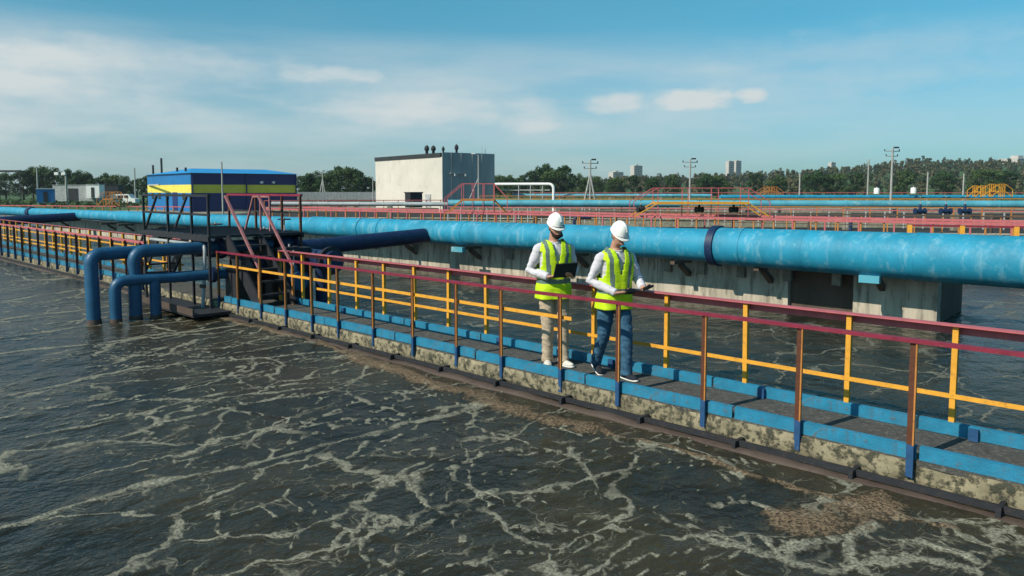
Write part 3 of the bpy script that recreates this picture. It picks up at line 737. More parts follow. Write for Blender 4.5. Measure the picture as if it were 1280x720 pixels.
far_rail('dark red rail above pale posts in front of the pale blue far pipe', 1450, 265.5, 38, 560, 258, 51.6, 1.0, .95, MAT['red'], MAT['grey'], (.10, .04))
far_rail('thin orange railing between the two far blue pipes', 1400, 249, 78, 600, 247.5, 74, 1.1, 2.2, MAT['yellow'], MAT['orange'], (.12, .06))
far_rail('farthest thin red railing below the wooded hill', 1450, 240.5, 104, 640, 240.5, 98, 1.1, 3, MAT['red'], MAT['orange'], (.14, .07), mids=(.5,))
far_rail('left red railing between the green field and the big pipe', 240, 258.5, 55, -60, 255.5, 62, 1.1, .8, MAT['red'], MAT['orange'], (.12, .06), mids=(.5,))
far_rail('pink railing in front of the pale building', 620, 250.5, 66, 330, 249.5, 62, 1.0, 1.2, MAT['red'], MAT['orange'], (.12, .05), mids=(.5,))
far_rail('orange railing left of the white pipe portal', 800, 244.5, 82, 600, 244.5, 82, 1.1, 1.4, MAT['orange'], MAT['orange'], (.14, .07), mids=(.5,))
far_rail('short crimson railing at the open end of the pipe wall', 1500, 291, 20.5, 1138, 277, 23.5, 1.0, 1.3, MAT['crimson'], MAT['yellow'], (.07, .05), pw=.13)

far_rail('low orange railing between the dark red rail and the pale blue far pipe', 1500, 261, 43, 640, 256, 54, 1.0, 1.5, MAT['orange'], MAT['orange'], (.08, .05), mids=(.5,))
far_rail('brownish railing across the dark basin in the middle distance', 1500, 273.5, 30, 700, 262.5, 42.9, 1.0, 1.1, MAT['rust'], MAT['orange'], (.10, .06), pw=.05, mids=(.5,))
far_rail('yellow railing in front of the saturated blue far pipe', 1480, 244.5, 88, 980, 244, 92, 1.1, 2.0, MAT['yellow'], MAT['orange'], (.10, .06), mids=(.5,))
def far_pipe(label, u0, v0, Y0, u1, v1, Y1, r, mat, step=6):
    a = aty(u0, v0, Y0); c = aty(u1, v1, Y1); t = thing('far_pipe', label, 'pipe', (a.x, a.y, -.5), 'blue pipes on the far tanks')
    s = Shape(); n = 20; s.tube([a.lerp(c, i / n) for i in range(n + 1)], r, 16); s.build('pipe_run', mat, t)
    k = int((c - a).length / step)
    for i in range(1, k):
        p = a.lerp(c, i / k); q = Shape(); q.box((p.x, p.y, (p.z - r + -.5) / 2), (.35, .35, p.z - r + .5)); q.build('support', MAT['concrete'], t)
    for i in range(1, 5):
        p = a.lerp(c, i / 5 + .03); q = Shape(); q.tube([p - (c - a).normalized() * .06, p + (c - a).normalized() * .06], r * 1.12, 16); q.build('flange', mat, t)
    return t
far_pipe('pale blue far pipe, nearer of two across the right background', 1480, 256, 47, 560, 254, 53, .24, MAT['pipe_far'])
far_pipe('saturated blue far pipe under the wooded hill, farther of two', 1500, 246.5, 92, 900, 246.5, 86, .26, MAT['pipe'])
far_pipe('thin blue far pipe ending left of the saturated one', 890, 244.5, 96, 640, 244, 100, .2, MAT['pipe_far'])
far_pipe('dull grey pipe lying below the pale building', 640, 255.5, 54, 340, 254.5, 56, .15, MAT['pipe_grey'])

def basin_wall(label, x0, y0, x1, y1, h):
    a, c = Vector((x0, y0, 0)), Vector((x1, y1, 0)); t = thing('basin_wall', label, 'wall', (x0, y0, -.6), 'low walls between the far basins')
    s = Shape(); s.bar((x0, y0, (h - .7) / 2), (x1, y1, (h - .7) / 2), .35, h + .7); s.build('wall', MAT['concrete'], t)
    s = Shape(); s.bar((x0, y0, h + .035), (x1, y1, h + .035), .5, .06); s.build('coping', MAT['wall'], t)
basin_wall('nearest low concrete wall between the far basins', -30, 47, 60, 33.5, .05)
basin_wall('middle low concrete wall between the far basins', -40, 63.5, 110, 47, .10)
basin_wall('farthest low concrete wall between the far basins', -30, 93, 140, 76, .15)
for i, (u, Y) in enumerate(((668, 46), (718, 44), (770, 50), (846, 46), (1012, 44), (1064, 40), (1240, 45))):
    p = aty(u, 262, Y); t_ = thing('drain_standpipe', ('rusty stub pipe with a cap, first from the left behind the big pipe', 'rusty stub pipe with a cap beside the pipe portal end', 'rusty stub pipe with a cap left of the long stile', 'rusty stub pipe with a cap under the long stile', 'rusty stub pipe with a cap right of the long stile', 'rusty stub pipe with a cap left of the dark blue valves', 'rusty stub pipe with a cap at the right edge')[i], 'pipe', (p.x, Y, -.3), 'stub pipes on the far basins')
    s = Shape(); s.tube(arc_path((p.x, Y, -.3), (p.x + .9, Y, .75), .2, (p.x, Y, .75)), .09, 12); s.build('pipe_run', MAT['pipe_dark' if i % 2 else 'rust'], t_)
    s = Shape(); s.tube([(p.x + .9, Y, .75), (p.x + .98, Y, .75)], .15, 14); s.build('cap', MAT['steel'], t_)
# far crossings with sloping rails
def crossing(label, u0, u1, us0, us1, vt, vm, vb, Y, mt, md, depth=1.0, name='tank_stile'):
    """u0-u1 the level top, us0-us1 its feet; vt rail, vm deck, vb foot rows"""
    zt, zm, zb = aty(640, vt, Y).z, aty(640, vm, Y).z, aty(640, vb, Y).z
    X = lambda u: (u - 640) / FPX * Y
    t = thing(name, label, 'stile', (X((u0 + u1) / 2), Y, zb), 'stiles over the far pipes')
    w = max(.03, Y * .00062)
    for k, yy in enumerate((Y, Y + depth)):
        s = Shape(); s.bar((X(us0), yy, zb + zt - zm), (X(u0), yy, zt), w, w); s.bar((X(u0), yy, zt), (X(u1), yy, zt), w, w); s.bar((X(u1), yy, zt), (X(us1), yy, zb + zt - zm), w, w)
        s.build('handrail', mt, t)
        for q in range(4):
            u = u0 + (u1 - u0) * q / 3; s = Shape(); s.bar((X(u), yy, zb), (X(u), yy, zt), w, w); s.build('post', mt, t)
        for ua, ub in ((us0, u0), (us1, u1)):
            s = Shape(); s.bar((X(ua), yy, zb), (X(ub), yy, zm), w, w * 1.6); s.build('stringer', md, t)
            um = (ua + ub) / 2; s = Shape(); s.bar((X(ua), yy, zb), (X(ua), yy, zb + zt - zm), w, w); s.build('post', mt, t)
    s = Shape(); s.box((X((u0 + u1) / 2), Y + depth / 2, zm), (X(u1) - X(u0) + .1, depth + .1, .09)); s.build('deck', md, t)
    return t
crossing('pink and orange stile in front of the pale building', 577, 617, 556, 634, 229.5, 250, 268, 36, MAT['red'], MAT['orange'], 1.6)
crossing('long dark red stile over the pipe behind the white helmets', 822, 935, 792, 962, 235, 254, 271, 31, MAT['red'], MAT['yellow'], 1.1)
crossing('small yellow stile at the far right edge', 1247, 1254, 1236, 1264, 230, 239, 246, 80, MAT['yellow'], MAT['yellow'], 1.6)
crossing('small orange stile left of the one at the far right edge', 1224, 1230, 1217, 1236, 232, 240, 246, 84, MAT['yellow'], MAT['yellow'], 1.4)
crossing('low orange stile in the centre distance below the wood', 960, 970, 950, 978, 233.5, 239, 245, 90, MAT['orange'], MAT['orange'], 1.6)
crossing('brown timbered stile at the edge of the green field', 130, 142, 122, 150, 240, 249, 258, 56, MAT['orange'], MAT['orange'], 1.2)

# ------------------------------------------------------------------ crossing stile over the walkway pipes
st = thing('crossing_stile', 'dark steel stile with red handrails bridging the walkway beside the bent pipes', 'stile', W(15.2, 7, 0))
SA, SB = 13.9, 17.2; NA, NB = 6.15, 8.1; DZ = 1.50; HZ = 2.24
s = Shape(); s.box(W((SA + SB) / 2, (NA + NB) / 2, DZ - .03), (SB - SA, NB - NA, .05), ANG_D)
for q in np.arange(SA + .1, SB, .28): s.bar(W(q, NA + .03, DZ + .006), W(q, NB - .03, DZ + .006), .025, .012)
s.build('deck', MAT['steel'], st)
s = Shape()
for n in (NA, NB): s.bar(W(SA, n, DZ - .07), W(SB, n, DZ - .06), .05, .10)
s.build('deck_beam', MAT['steel'], st)
for q in (SA + .05, 14.7, 15.85, SB - .05):
    for n in (NA + .02, NB - .02):
        s = Shape(); s.bar(W(q, n, -.35), W(q, n, HZ), .042, .042, up=D); s.build('post', MAT['steel'] if n < 7 else MAT['post_brown_and_shade'], st)
for n, mt in ((NA + .02, MAT['steel']), (NB - .02, MAT['crimson'])):
    s = Shape(); s.bar(W(SA, n, HZ), W(SB, n, HZ), .06, .045); s.build('handrail', mt, st)
    s = Shape(); s.bar(W(SA, n, DZ + .38), W(SB, n, DZ + .38), .03, .04); s.build('mid_rail', MAT['steel'], st)
for q, sg in ((SA, -1), (SB, 1)):
    e = q + sg * 1.25
    for n, mt in ((6.48, MAT['pink'] if sg < 0 else MAT['steel']), (7.14, MAT['pink'] if sg < 0 else MAT['steel'])):
        s = Shape(); s.bar(W(q, n, HZ), W(e, n, DECK_Z + .72), .04, .04); s.build('stair_rail', mt, st)
        s = Shape(); s.bar(W(q, n, DZ - .08), W(e, n, DECK_Z + .01), .04, .26); s.build('stringer', MAT['steel'], st)
        s = Shape(); s.bar(W(e, n, DECK_Z), W(e, n, DECK_Z + .74), .04, .04, up=D); s.build('post', MAT['orange'], st)
    for k in range(1, 6):
        t_ = k / 6; s = Shape(); s.box(W(q + (e - q) * t_, 6.81, DZ + (DECK_Z - DZ) * t_), (.22, .60, .03), ANG_D); s.build('tread', MAT['steel'], st)
# small inner gate frame on the deck
s = Shape()
s.bar(W(15.6, 7.7, DZ), W(15.2, 7.7, HZ - .03), .035, .035); s.bar(W(15.2, 7.7, HZ - .03), W(14.5, 7.7, HZ - .03), .035, .035); s.bar(W(14.5, 7.7, HZ - .03), W(14.5, 7.7, DZ), .035, .035, up=D)
s.bar(W(14.9, 7.7, HZ - .03), W(14.9, 7.7, DZ), .03, .03, up=D)
s.build('gate_frame', MAT['pink'], st)
enc = thing('steel_enclosure', 'dark steel valve housing with ribbed panels under the stile deck', 'housing', W(14.8, 7.8, 0))
s = Shape(); s.box(W(14.4, 7.72, .45), (1.7, .72, 1.5), ANG_D); s.build('housing', MAT['steel'], enc)
for q in (13.75, 14.2, 14.65, 15.1):
    s = Shape(); s.box(W(q, 7.33, .5), (.06, .06, 1.4), ANG_D); s.build('rib', MAT['rust'], enc)
s = Shape(); s.box(W(14.42, 7.34, .75), (.36, .03, .5), ANG_D); s.build('panel_door', MAT['pipe_dark'], enc)

# ------------------------------------------------------------------ bent inlet pipes standing in the water
ipz = 1.22
LEG = [onz(u, v) for u, v in ((118, 405), (144, 403), (170, 400), (194, 398))]
def sn(p): return p.dot(D), p.dot(Nv)
(sA, nA), (sC, nC), (sB, nB), (sD, nD) = [sn(p) for p in LEG]
pin = thing('bent_inlet_pipe', 'tall bent blue pipe, outermost, dropping into the water', 'pipe', W(sA, nA, 0), 'bent pipes dropping into the tank')
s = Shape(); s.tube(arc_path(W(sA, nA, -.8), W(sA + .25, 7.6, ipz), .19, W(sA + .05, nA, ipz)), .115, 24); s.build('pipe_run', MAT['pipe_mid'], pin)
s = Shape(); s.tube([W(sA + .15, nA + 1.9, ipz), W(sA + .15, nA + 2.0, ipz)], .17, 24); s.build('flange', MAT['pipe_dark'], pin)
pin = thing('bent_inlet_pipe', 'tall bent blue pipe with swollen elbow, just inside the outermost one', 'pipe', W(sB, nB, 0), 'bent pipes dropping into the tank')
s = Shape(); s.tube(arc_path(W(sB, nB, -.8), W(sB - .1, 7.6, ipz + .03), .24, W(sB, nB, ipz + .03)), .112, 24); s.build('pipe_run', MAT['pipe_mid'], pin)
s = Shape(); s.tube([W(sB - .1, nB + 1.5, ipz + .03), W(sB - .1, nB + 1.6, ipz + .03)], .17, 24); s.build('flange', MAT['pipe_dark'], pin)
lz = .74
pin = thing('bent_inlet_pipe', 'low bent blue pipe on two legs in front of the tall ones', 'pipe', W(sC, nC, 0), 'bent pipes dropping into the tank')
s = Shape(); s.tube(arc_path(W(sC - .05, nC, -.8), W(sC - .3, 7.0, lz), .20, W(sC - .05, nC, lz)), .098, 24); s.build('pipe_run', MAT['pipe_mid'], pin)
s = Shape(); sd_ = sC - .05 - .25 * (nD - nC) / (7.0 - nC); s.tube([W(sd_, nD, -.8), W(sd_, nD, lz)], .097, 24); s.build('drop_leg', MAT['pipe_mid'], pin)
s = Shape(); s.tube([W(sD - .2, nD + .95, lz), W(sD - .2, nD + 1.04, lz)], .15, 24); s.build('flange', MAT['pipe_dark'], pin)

for q in list(bpy.data.objects):
    if q.get('category') == 'pipe' and q.name.startswith('bent_inlet_pipe'):
        for (ss_, nn_, rr_, lab) in ((sA, nA, .119, 'outermost'), (sB, nB, .116, 'swollen'), (sC - .05, nC, .102, 'low bent'), (sd_, nD, .101, 'low bent')):
            if lab in q['label'] and not ('outermost' == lab and 'inside' in q['label']):
                s = Shape(); s.tube([W(ss_, nn_, -.3), W(ss_, nn_, .04), W(ss_, nn_, .07 + .03 * random.random())], [rr_, rr_, rr_ - .004], 24, caps=False); s.build('tide_mark', MAT['rust'], q)
def valve(label, p, r, rz, sc=1.0, group='gate valves on the pipework', wheel='steel', body='pipe_dark'):
    t = thing('gate_valve', label, 'valve', p, group); p = Vector(p); ax = Vector((math.cos(rz), math.sin(rz), 0))
    s = Shape(); s.tube([p - ax * .22 * sc, p - ax * .10 * sc, p, p + ax * .10 * sc, p + ax * .22 * sc], [r, r * 1.1, r * 1.35, r * 1.1, r], 20)
    s.tube([p, p + Vector((0, 0, .34 * sc))], [r * .9, r * .55], 16); s.build('body', MAT[body], t)
    for k in (-1, 1):
        s = Shape(); s.tube([p + ax * k * .22 * sc, p + ax * k * .27 * sc], r * 1.6, 20); s.build('flange', MAT[body], t)
    s = Shape(); s.tube([p + Vector((0, 0, .3 * sc)), p + Vector((0, 0, .72 * sc))], .02 * sc, 8); s.build('stem', MAT['grey'], t)
    s = Shape(); c = p + Vector((0, 0, .66 * sc)); n = 20
    s.tube([c + Vector((math.cos(i * 2 * math.pi / n), math.sin(i * 2 * math.pi / n), 0)) * .17 * sc for i in range(n + 1)], .016 * sc, 8, caps=False)
    for i in range(4):
        a = i * math.pi / 4; s.bar(c - Vector((math.cos(a), math.sin(a), 0)) * .17 * sc, c + Vector((math.cos(a), math.sin(a), 0)) * .17 * sc, .018 * sc, .018 * sc)
    s.build('handwheel', MAT[wheel], t)
AN = math.atan2(Nv.y, Nv.x)
valve('dark valve on the low bent pipe under the stile', W(sC - .3, 7.3, lz), .13, AN)
valve('dark valve on the inner tall bent pipe under the stile', W(sB - .1, 7.9, ipz + .03), .15, AN, .75)
valve('valve with pale handwheel at the back under the stile', W(16.1, 8.4, .8), .17, AN, wheel='grey')
valve('lowest valve standing on the walkway edge under the stile', W(13.75, 7.7, .55), .16, AN, body='pipe_mid')
valve('small valve with rusty handwheel beside the stair foot of the stile', W(13.15, 7.45, .62), .11, ANG_D, .8, wheel='rust', body='pipe_mid')
valve('raised valve with rusty handwheel at the far end of the stile', W(17.5, 7.9, .95), .13, ANG_D, .9, wheel='rust')
sv = thing('service_pipe', 'thin grey pipe bent down from the stile deck to the catch tray', 'pipe', W(14.2, 6.1, .1))
s = Shape(); s.tube(arc_path(W(16.9, 6.2, 1.30), W(14.2, 6.12, .12), .15, W(14.2, 6.2, 1.30)), .035, 10); s.build('pipe_run', MAT['pipe_grey'], sv)
s = Shape(); s.tube([W(14.2, 6.13, .5), W(14.2, 6.13, .56)], .06, 10); s.build('union', MAT['rust'], sv)
mf = thing('valve_manifold', 'dark header pipe running along the walkway beneath the stile', 'pipe', W(15, 8.7, 0))
s = Shape(); s.tube([W(12.9, 8.2, .95), W(17.3, 8.2, .95)], .20, 24); s.build('header', MAT['pipe_dark'], mf)
for q in (13.4, 14.9, 16.2):
    s = Shape(); s.tube([W(q, 8.2, .95), W(q, 8.2, -.5)], .12, 16); s.build('drop_leg', MAT['pipe_dark'], mf)
for q in (13.0, 14.2, 15.5):
    s = Shape(); s.tube([W(q, 8.2, .95), W(q + .07, 8.2, .95)], .28, 24); s.build('flange', MAT['steel'], mf)
s = Shape(); s.box(W(16.4, 7.7, 1.12), (1.2, .06, .22), ANG_D); tag(s.build('signal_board', MAT['pipe_far']), 'light blue sheet metal board under the left end of the stile', 'board')
s = Shape(); s.box(W(13.9, 6.75, .55), (.5, .4, .5), ANG_D); s.box(W(13.9, 6.75, .82), (.56, .46, .04), ANG_D)
tag(s.build('control_cabinet', MAT['steel']), 'dark metal cabinet at the foot of the stile stairs', 'cabinet')
tray = thing('catch_tray', 'dark steel tray over the water below the stile', 'tray', W(14.6, 5.9, .05))
s = Shape(); s.box(W(14.7, 5.95, .10), (2.6, .7, .05), ANG_D); s.build('tray_floor', MAT['steel'], tray)
s = Shape(); s.bar(W(13.4, 5.6, .17), W(16, 5.6, .17), .03, .12); s.build('tray_edge', MAT['rust'], tray)

# dark pump valves at the right, behind the pipe
for i, u in enumerate((1150, 1182, 1206)):
    p = aty(u, 264, 33); valve(('left', 'middle', 'right')[i] + ' of three dark blue valves behind the red railing at the right', p, .085, .1, .9, 'valve group behind the right pipe', 'steel', 'pipe_dark')
for i, u in enumerate((801, 874, 917)):
    p = aty(u, 262, 31.5); valve(('left', 'middle', 'right')[i] + ' black valve under the long dark red stile', p, .08, .3, .6, 'valves under the long stile', 'steel', 'steel')

# ------------------------------------------------------------------ buildings
GZ = -.6
def face_box(sh, o, dx, dy, x0, x1, y0, y1, z0, z1, mi=0):
    c = o + dx * ((x0 + x1) / 2) + dy * ((y0 + y1) / 2); c.z = (z0 + z1) / 2
    return sh.box(c, (x1 - x0, y1 - y0, z1 - z0), ax=(dx, dy, Vector((0, 0, 1))), mi=mi)
def blue_building():
    o = Vector((-42.1, 100, 0)); dx = Vector((.77, .64, 0)).normalized(); dy = Vector((-.64, .77, 0)).normalized()   # dx along the shaded front, dy along the sunlit end
    t = thing('blue_building', 'blue hall with a yellow band and bright blue roof in the left background', 'building', (o.x, o.y, GZ))
    Lx, Ly = 14.6, 21.0; he = CAM_Z + 21 * 100 / FPX
    zb0, zb1 = CAM_Z - 4 * 100 / FPX, CAM_Z + 6.5 * 100 / FPX
    for (z0, z1, nm, ma) in ((GZ, zb0, 'wall', 'bldg_blue'), (zb0, zb1, 'yellow_band', 'bldg_yellow'), (zb1, he, 'wall', 'bldg_blue')):
        s = Shape(); face_box(s, o, dx, dy, 0, Lx, 0, Ly, z0, z1); s.build(nm, MAT[ma], t)
    # thin navy and olive sheets giving the front its shade by colour
    for (z0, z1, nm, ma) in ((GZ, zb0 - .01, 'front_shade_sheet', 'bldg_navy_shade'), (zb0, zb1, 'front_shade_band', 'front_shade_band'), (zb1 + .01, he - .02, 'front_shade_sheet', 'bldg_navy_shade')):
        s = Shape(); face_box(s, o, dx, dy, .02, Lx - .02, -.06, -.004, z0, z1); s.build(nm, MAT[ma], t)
    # low gable roof, ridge along the front
    zr = he + .75; s = Shape()
    P = lambda x, y, z: o + dx * x + dy * y + Vector((0, 0, z))
    vs = [P(-.3, -.4, he), P(Lx + .3, -.4, he), P(Lx + .3, Ly + .4, he), P(-.3, Ly + .4, he), P(2.0, Ly * .3, zr), P(Lx - 2.0, Ly * .3, zr)]
    s.add(vs, [(0, 1, 5, 4), (1, 2, 5), (2, 3, 4, 5), (3, 0, 4), (3, 2, 1, 0)]); rf = s.build('roof', MAT['roof_blue'], t)
    for x, y, h in ((.6, 4, .8), (.8, 8.5, .9), (.5, 15, 2.4), (.5, 19.5, 1.5)):
        s = Shape(); s.tube([P(x, y, he - .2), P(x, y, he + h)], .15, 10); s.build('chimney', MAT['steel'], rf)
    for y in (6,):
        s = Shape(); face_box(s, o, dx, dy, -.05, .01, y, y + 2.2, GZ + .1, GZ + 2.6); s.build('door', MAT['bldg_navy_shade'], t)
    s = Shape(); face_box(s, o, dx, dy, 9.2, 9.5, -.5, -.06, zb1 + .2, zb1 + .5); face_box(s, o, dx, dy, 10.9, 11.2, -.5, -.06, zb1 + .2, zb1 + .5); s.build('floodlight', MAT['lamp_white'], t)
    for x in (.15, 7.3, Lx - .15):
        s = Shape(); s.tube([P(x, -.16, GZ), P(x, -.16, he)], .09, 8); s.build('downpipe', MAT['bldg_navy_shade'], t)
    for y in (2.5, 10, 14, 17.5):
        s = Shape(); face_box(s, o, dx, dy, -.05, .01, y, y + 1.2, GZ + 1.6, GZ + 2.5); s.build('window', MAT['glass'], t)
    s = Shape(); s.bar(P(-1.5, 9, he - 1.5), P(-.1, 20, he - 1.5), .2, .2); s.build('duct', MAT['grey'], t)
MAT['front_shade_band'] = worn('yellow_front_shade_band', (.55, .52, .06), (.5, .45, .06), .5, .5, .5, bump=.05, dark=.9)  # darker copy of the yellow band, shade of the front in its colour
blue_building()
def pale_building():
    o = Vector((-8.24, 90, 0)); dx = Vector((.8, .6, 0)); dy = Vector((-.6, .8, 0)); Lx, Ly = 7.55, 17.2
    t = thing('pale_building', 'tall windowless pale building with end greyed for shade and roof vents', 'building', (o.x, o.y, GZ))
    zt = CAM_Z + 46 * 90 / FPX
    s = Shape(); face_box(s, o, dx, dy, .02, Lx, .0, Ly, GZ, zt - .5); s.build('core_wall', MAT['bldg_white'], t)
    s = Shape(); face_box(s, o, dx, dy, .0, Lx, -.08, -.004, GZ, zt + .05); s.build('end_wall_shade_sheet', MAT['bldg_grey_shade'], t)
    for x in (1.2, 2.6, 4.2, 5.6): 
        s = Shape(); face_box(s, o, dx, dy, x, x + .12, -.14, -.08, GZ, zt); s.build('pilaster', MAT['bldg_grey_shade'], t)
    s = Shape(); face_box(s, o, dx, dy, -.06, Lx + .06, .3, Ly + .1, zt - .5, zt); s.build('parapet', MAT['dark_roof'], t)
    P = lambda x, y, z: o + dx * x + dy * y + Vector((0, 0, z))
    for x, y, h, r in ((1.6, 6.2, .95, .30), (1.6, 4.6, .85, .30), (.8, 1.0, .55, .18), (3.0, 1.5, .9, .24)):
        s = Shape(); s.tube([P(x, y, zt), P(x, y, zt + h * .55), P(x, y, zt + h * .6), P(x, y, zt + h), P(x, y, zt + h + .25)], [r * .6, r * .6, r, r, r * .3], 12); s.build('roof_vent', MAT['dark_roof'], t)
    s = Shape(); face_box(s, o, dx, dy, 1.0, 3.2, -.3, -.08, CAM_Z + 1.9, CAM_Z + 2.0); s.build('lamp_bar', MAT['grey'], t)
    for x in (1.5, 3.0):
        s = Shape(); face_box(s, o, dx, dy, x, x + .22, -.42, -.2, CAM_Z + 1.62, CAM_Z + 1.88); s.build('wall_lamp', MAT['lamp_white'], t)
    s = Shape(); face_box(s, o, dx, dy, -.10, .01, 2.6, 3.8, GZ, GZ + 2.4); s.build('door', MAT['grey'], t)
    for x in (6.4, 6.9): 
        s = Shape(); s.tube([P(x, 1, zt), P(x, 1, zt + .9)], .03, 6); s.build('antenna', MAT['grey'], t)
pale_building()
# small dark shed roofed hut in front of the pale wall
def hut(name, label, cat, u, v_top, Y, w, d, h, mw, mr, rz=.6, over=.15, door=True):
    p = aty(u, v_top, Y); z1 = p.z; z0 = z1 - h; t = thing(name, label, cat, (p.x, p.y, z0))
    s = Shape(); s.box((p.x, p.y, (z0 + z1 - .12) / 2), (w, d, h - .12), rz); s.build('wall', mw, t)
    s = Shape(); s.box((p.x, p.y, z1 - .06), (w + over, d + over, .12), rz); s.build('roof', mr, t)
    if door:
        a = Vector((math.cos(rz), math.sin(rz), 0)); n = Vector((a.y, -a.x, 0))
        s = Shape(); s.box(Vector((p.x, p.y, z0 + h * .4)) + n * (d / 2 + .02), (w * .25, .04, h * .75), rz); s.build('door', MAT['dark_roof'], t)
    return t
hut('dark_hut', 'small dark shed against the pale building', 'shed', 517, 240, 84, 1.5, 1.2, 1.7, MAT['steel'], MAT['dark_roof'], .65)
hut('blue_hut', 'small bright blue hut with a pale roof on the green field', 'hut', 57, 235.5, 130, 2.6, 2.6, 2.4, MAT['bldg_blue'], MAT['white'], .5)
hut('grey_shed', 'long grey shed left of the blue hall', 'shed', 97, 231, 150, 7.5, 4, 3.2, MAT['grey'], MAT['pole'], .1)
hut('white_cabin', 'small white cabin beside the long grey shed', 'cabin', 119, 230.5, 148, 2.4, 2.4, 2.6, MAT['white'], MAT['grey'], .1)
hut('gable_shed', 'dark shed between the cabin and the white van', 'shed', 133, 231, 160, 5.5, 4, 3.0, MAT['dark_roof'], MAT['dark_roof'], .2, door=False)
def van(u, v, Y):
    p = aty(u, v, Y); z = GZ; t = thing('white_van', 'white van parked at the left edge of the trees', 'van', (p.x, p.y, z)); X, y = p.x, p.y
    s = Shape(); prof = [(-2.4, .45), (-2.4, 1.95), (-2.2, 2.1), (1.1, 2.1), (1.7, 1.35), (2.4, 1.15), (2.45, .45)]
    n = len(prof); vs = [(X + a, y - .95, z + b_) for a, b_ in prof] + [(X + a, y + .95, z + b_) for a, b_ in prof]
    s.add(vs, [tuple(range(n)), tuple(reversed(range(n, 2 * n)))] + [(i, i + n, (i + 1) % n + n, (i + 1) % n) for i in range(n)]); s.build('body', MAT['white'], t)
    for a, c in ((.3, 1.1), (-1.0, .1)): s = Shape(); s.box((X + (a + c) / 2, y - .96, z + 1.6), (c - a, .03, .55)); s.build('window', MAT['glass'], t)
    for a in (-1.5, 1.5):
        s = Shape(); s.tube([(X + a, y - 1.0, z + .36), (X + a, y - .75, z + .36)], .36, 16); s.build('wheel', MAT['steel'], t)
van(156, 240, 150)
# pipe portal
def portal():
    a = aty(692, 230, 70); c = aty(640, 229.5, 72); t = thing('pipe_portal', 'white pipe bent into an arch right of the pale building', 'pipe', (a.x, a.y, GZ))
    s = Shape(); path = arc_path((a.x, a.y, GZ), (c.x - 1.6, c.y, a.z), .5, (a.x, a.y, a.z)); s.tube(path, .13, 12); s.build('pipe_run', MAT['white'], t)
    for k in (0, 1, 2):
        q = Vector((a.x - 1 - k * 1.1, a.y + .4, 0)); s = Shape(); s.tube([(q.x, q.y, GZ), (q.x, q.y, a.z - .1)], .05, 8); s.build('leg', MAT['grey'], t)
    s = Shape(); s.bar((a.x - .3, a.y + .3, a.z - .55), (c.x - 1, c.y + .3, a.z - .55), .08, .08); s.build('cross_pipe', MAT['grey'], t)
portal()
def cyl_tank(label, u, vt, Y, r, h):
    p = aty(u, vt, Y); t = thing('storage_drum', label, 'tank', (p.x, p.y, p.z - h), 'white drums below the wooded hill'); s = Shape()
    s.tube([(p.x, p.y, p.z - h), (p.x, p.y, p.z - .12), (p.x, p.y, p.z)], [r, r, r * .8], 18); s.build('drum', MAT['white'], t)
    s = Shape(); s.tube([(p.x, p.y, p.z), (p.x, p.y, p.z + .12)], r * .3, 10); s.build('hatch', MAT['grey'], t)
cyl_tank('white drum left of the tallest pole', 1096, 235, 92, .32, .7)
cyl_tank('white drum right of the tallest pole', 1142, 234.5, 92, .32, .7)

# ------------------------------------------------------------------ poles
def pole(label, u, vt, Y, kind='plain', r=.12, group='poles around the works', name='utility_pole'):
    p = aty(u, vt, Y); t = thing(name, label, 'pole', (p.x, p.y, GZ), group); x, y, zt = p.x, p.y, p.z
    s = Shape(); s.tube([(x, y, GZ), (x, y, zt)], [r, r * .7], 10); s.build('shaft', MAT['pole'], t)
    if kind in ('arm', 'brace'):
        for dz, w in ((.35, .9), (.9, .7)):
            s = Shape(); s.bar((x - w, y, zt - dz), (x + w, y + .3, zt - dz), .08, .08); s.build('cross_arm', MAT['pole'], t)
            for k in (-1, 1): s = Shape(); s.tube([(x + k * w * .9, y + .15, zt - dz), (x + k * w * .9, y + .15, zt - dz + .22)], .06, 8); s.build('insulator', MAT['steel'], t)
        s = Shape(); s.box((x + .35, y - .1, zt + .05), (.5, .25, .16)); s.build('lamp_head', MAT['steel'], t)
    if kind == 'brace':
        for dx in (-1.0, .85):
            s = Shape(); s.tube([(x + dx, y - .2, GZ), (x, y, zt - 1.5)], .10, 8); s.build('brace', MAT['pole'], t)
    if kind == 'lamp':
        s = Shape(); s.bar((x, y, zt - .02), (x - .4, y - .1, zt + .15), .05, .05); s.box((x - .5, y - .1, zt + .16), (.42, .2, .1)); s.build('lamp_head', MAT['lamp_white'], t)
        s = Shape(); s.tube([(x - .9, y, zt - 4.4), (x, y, zt - 2.3)], .05, 8); s.build('brace', MAT['grey'], t)
    if kind == 'flood':
        s = Shape(); s.bar((x - 1.8, y, zt - .3), (x, y, zt - .3), .1, .1); s.build('lamp_arm', MAT['grey'], t)
        for dx in (-1.6, -.3): s = Shape(); s.box((x + dx, y - .15, zt), (.7, .3, .5)); s.build('lamp_head', MAT['lamp_white'], t)
    return t
pole('braced pole with cross arms left of the long stile', 738, 200, 82, 'brace', .12)
pole('pole with cross arms right behind the long stile', 863, 199, 88, 'arm', .13)
pole('tallest pole with cross arms before the wooded hill', 1116, 185, 85, 'arm', .15)
pole('bare pole left of the tallest pole', 1086, 199, 92, 'plain', .11)
pole('short bare pole in the centre right distance', 1000, 217, 95)
pole('short pole right of the tallest pole', 1160, 215, 95)
pole('short pole near the right edge', 1205, 217, 95)
pole('slim pole in front of the blue hall', 277, 202, 84, 'plain', .11)
pole('lamp post in front of the grey building end', 598, 194, 78, 'lamp', .09, name='lamp_post')
pole('floodlight mast above the grey shed', 82, 217, 140, 'flood', .22, name='floodlight_mast')
pole('leftmost wooden pole before the trees', 46, 210, 170, 'plain', .2)
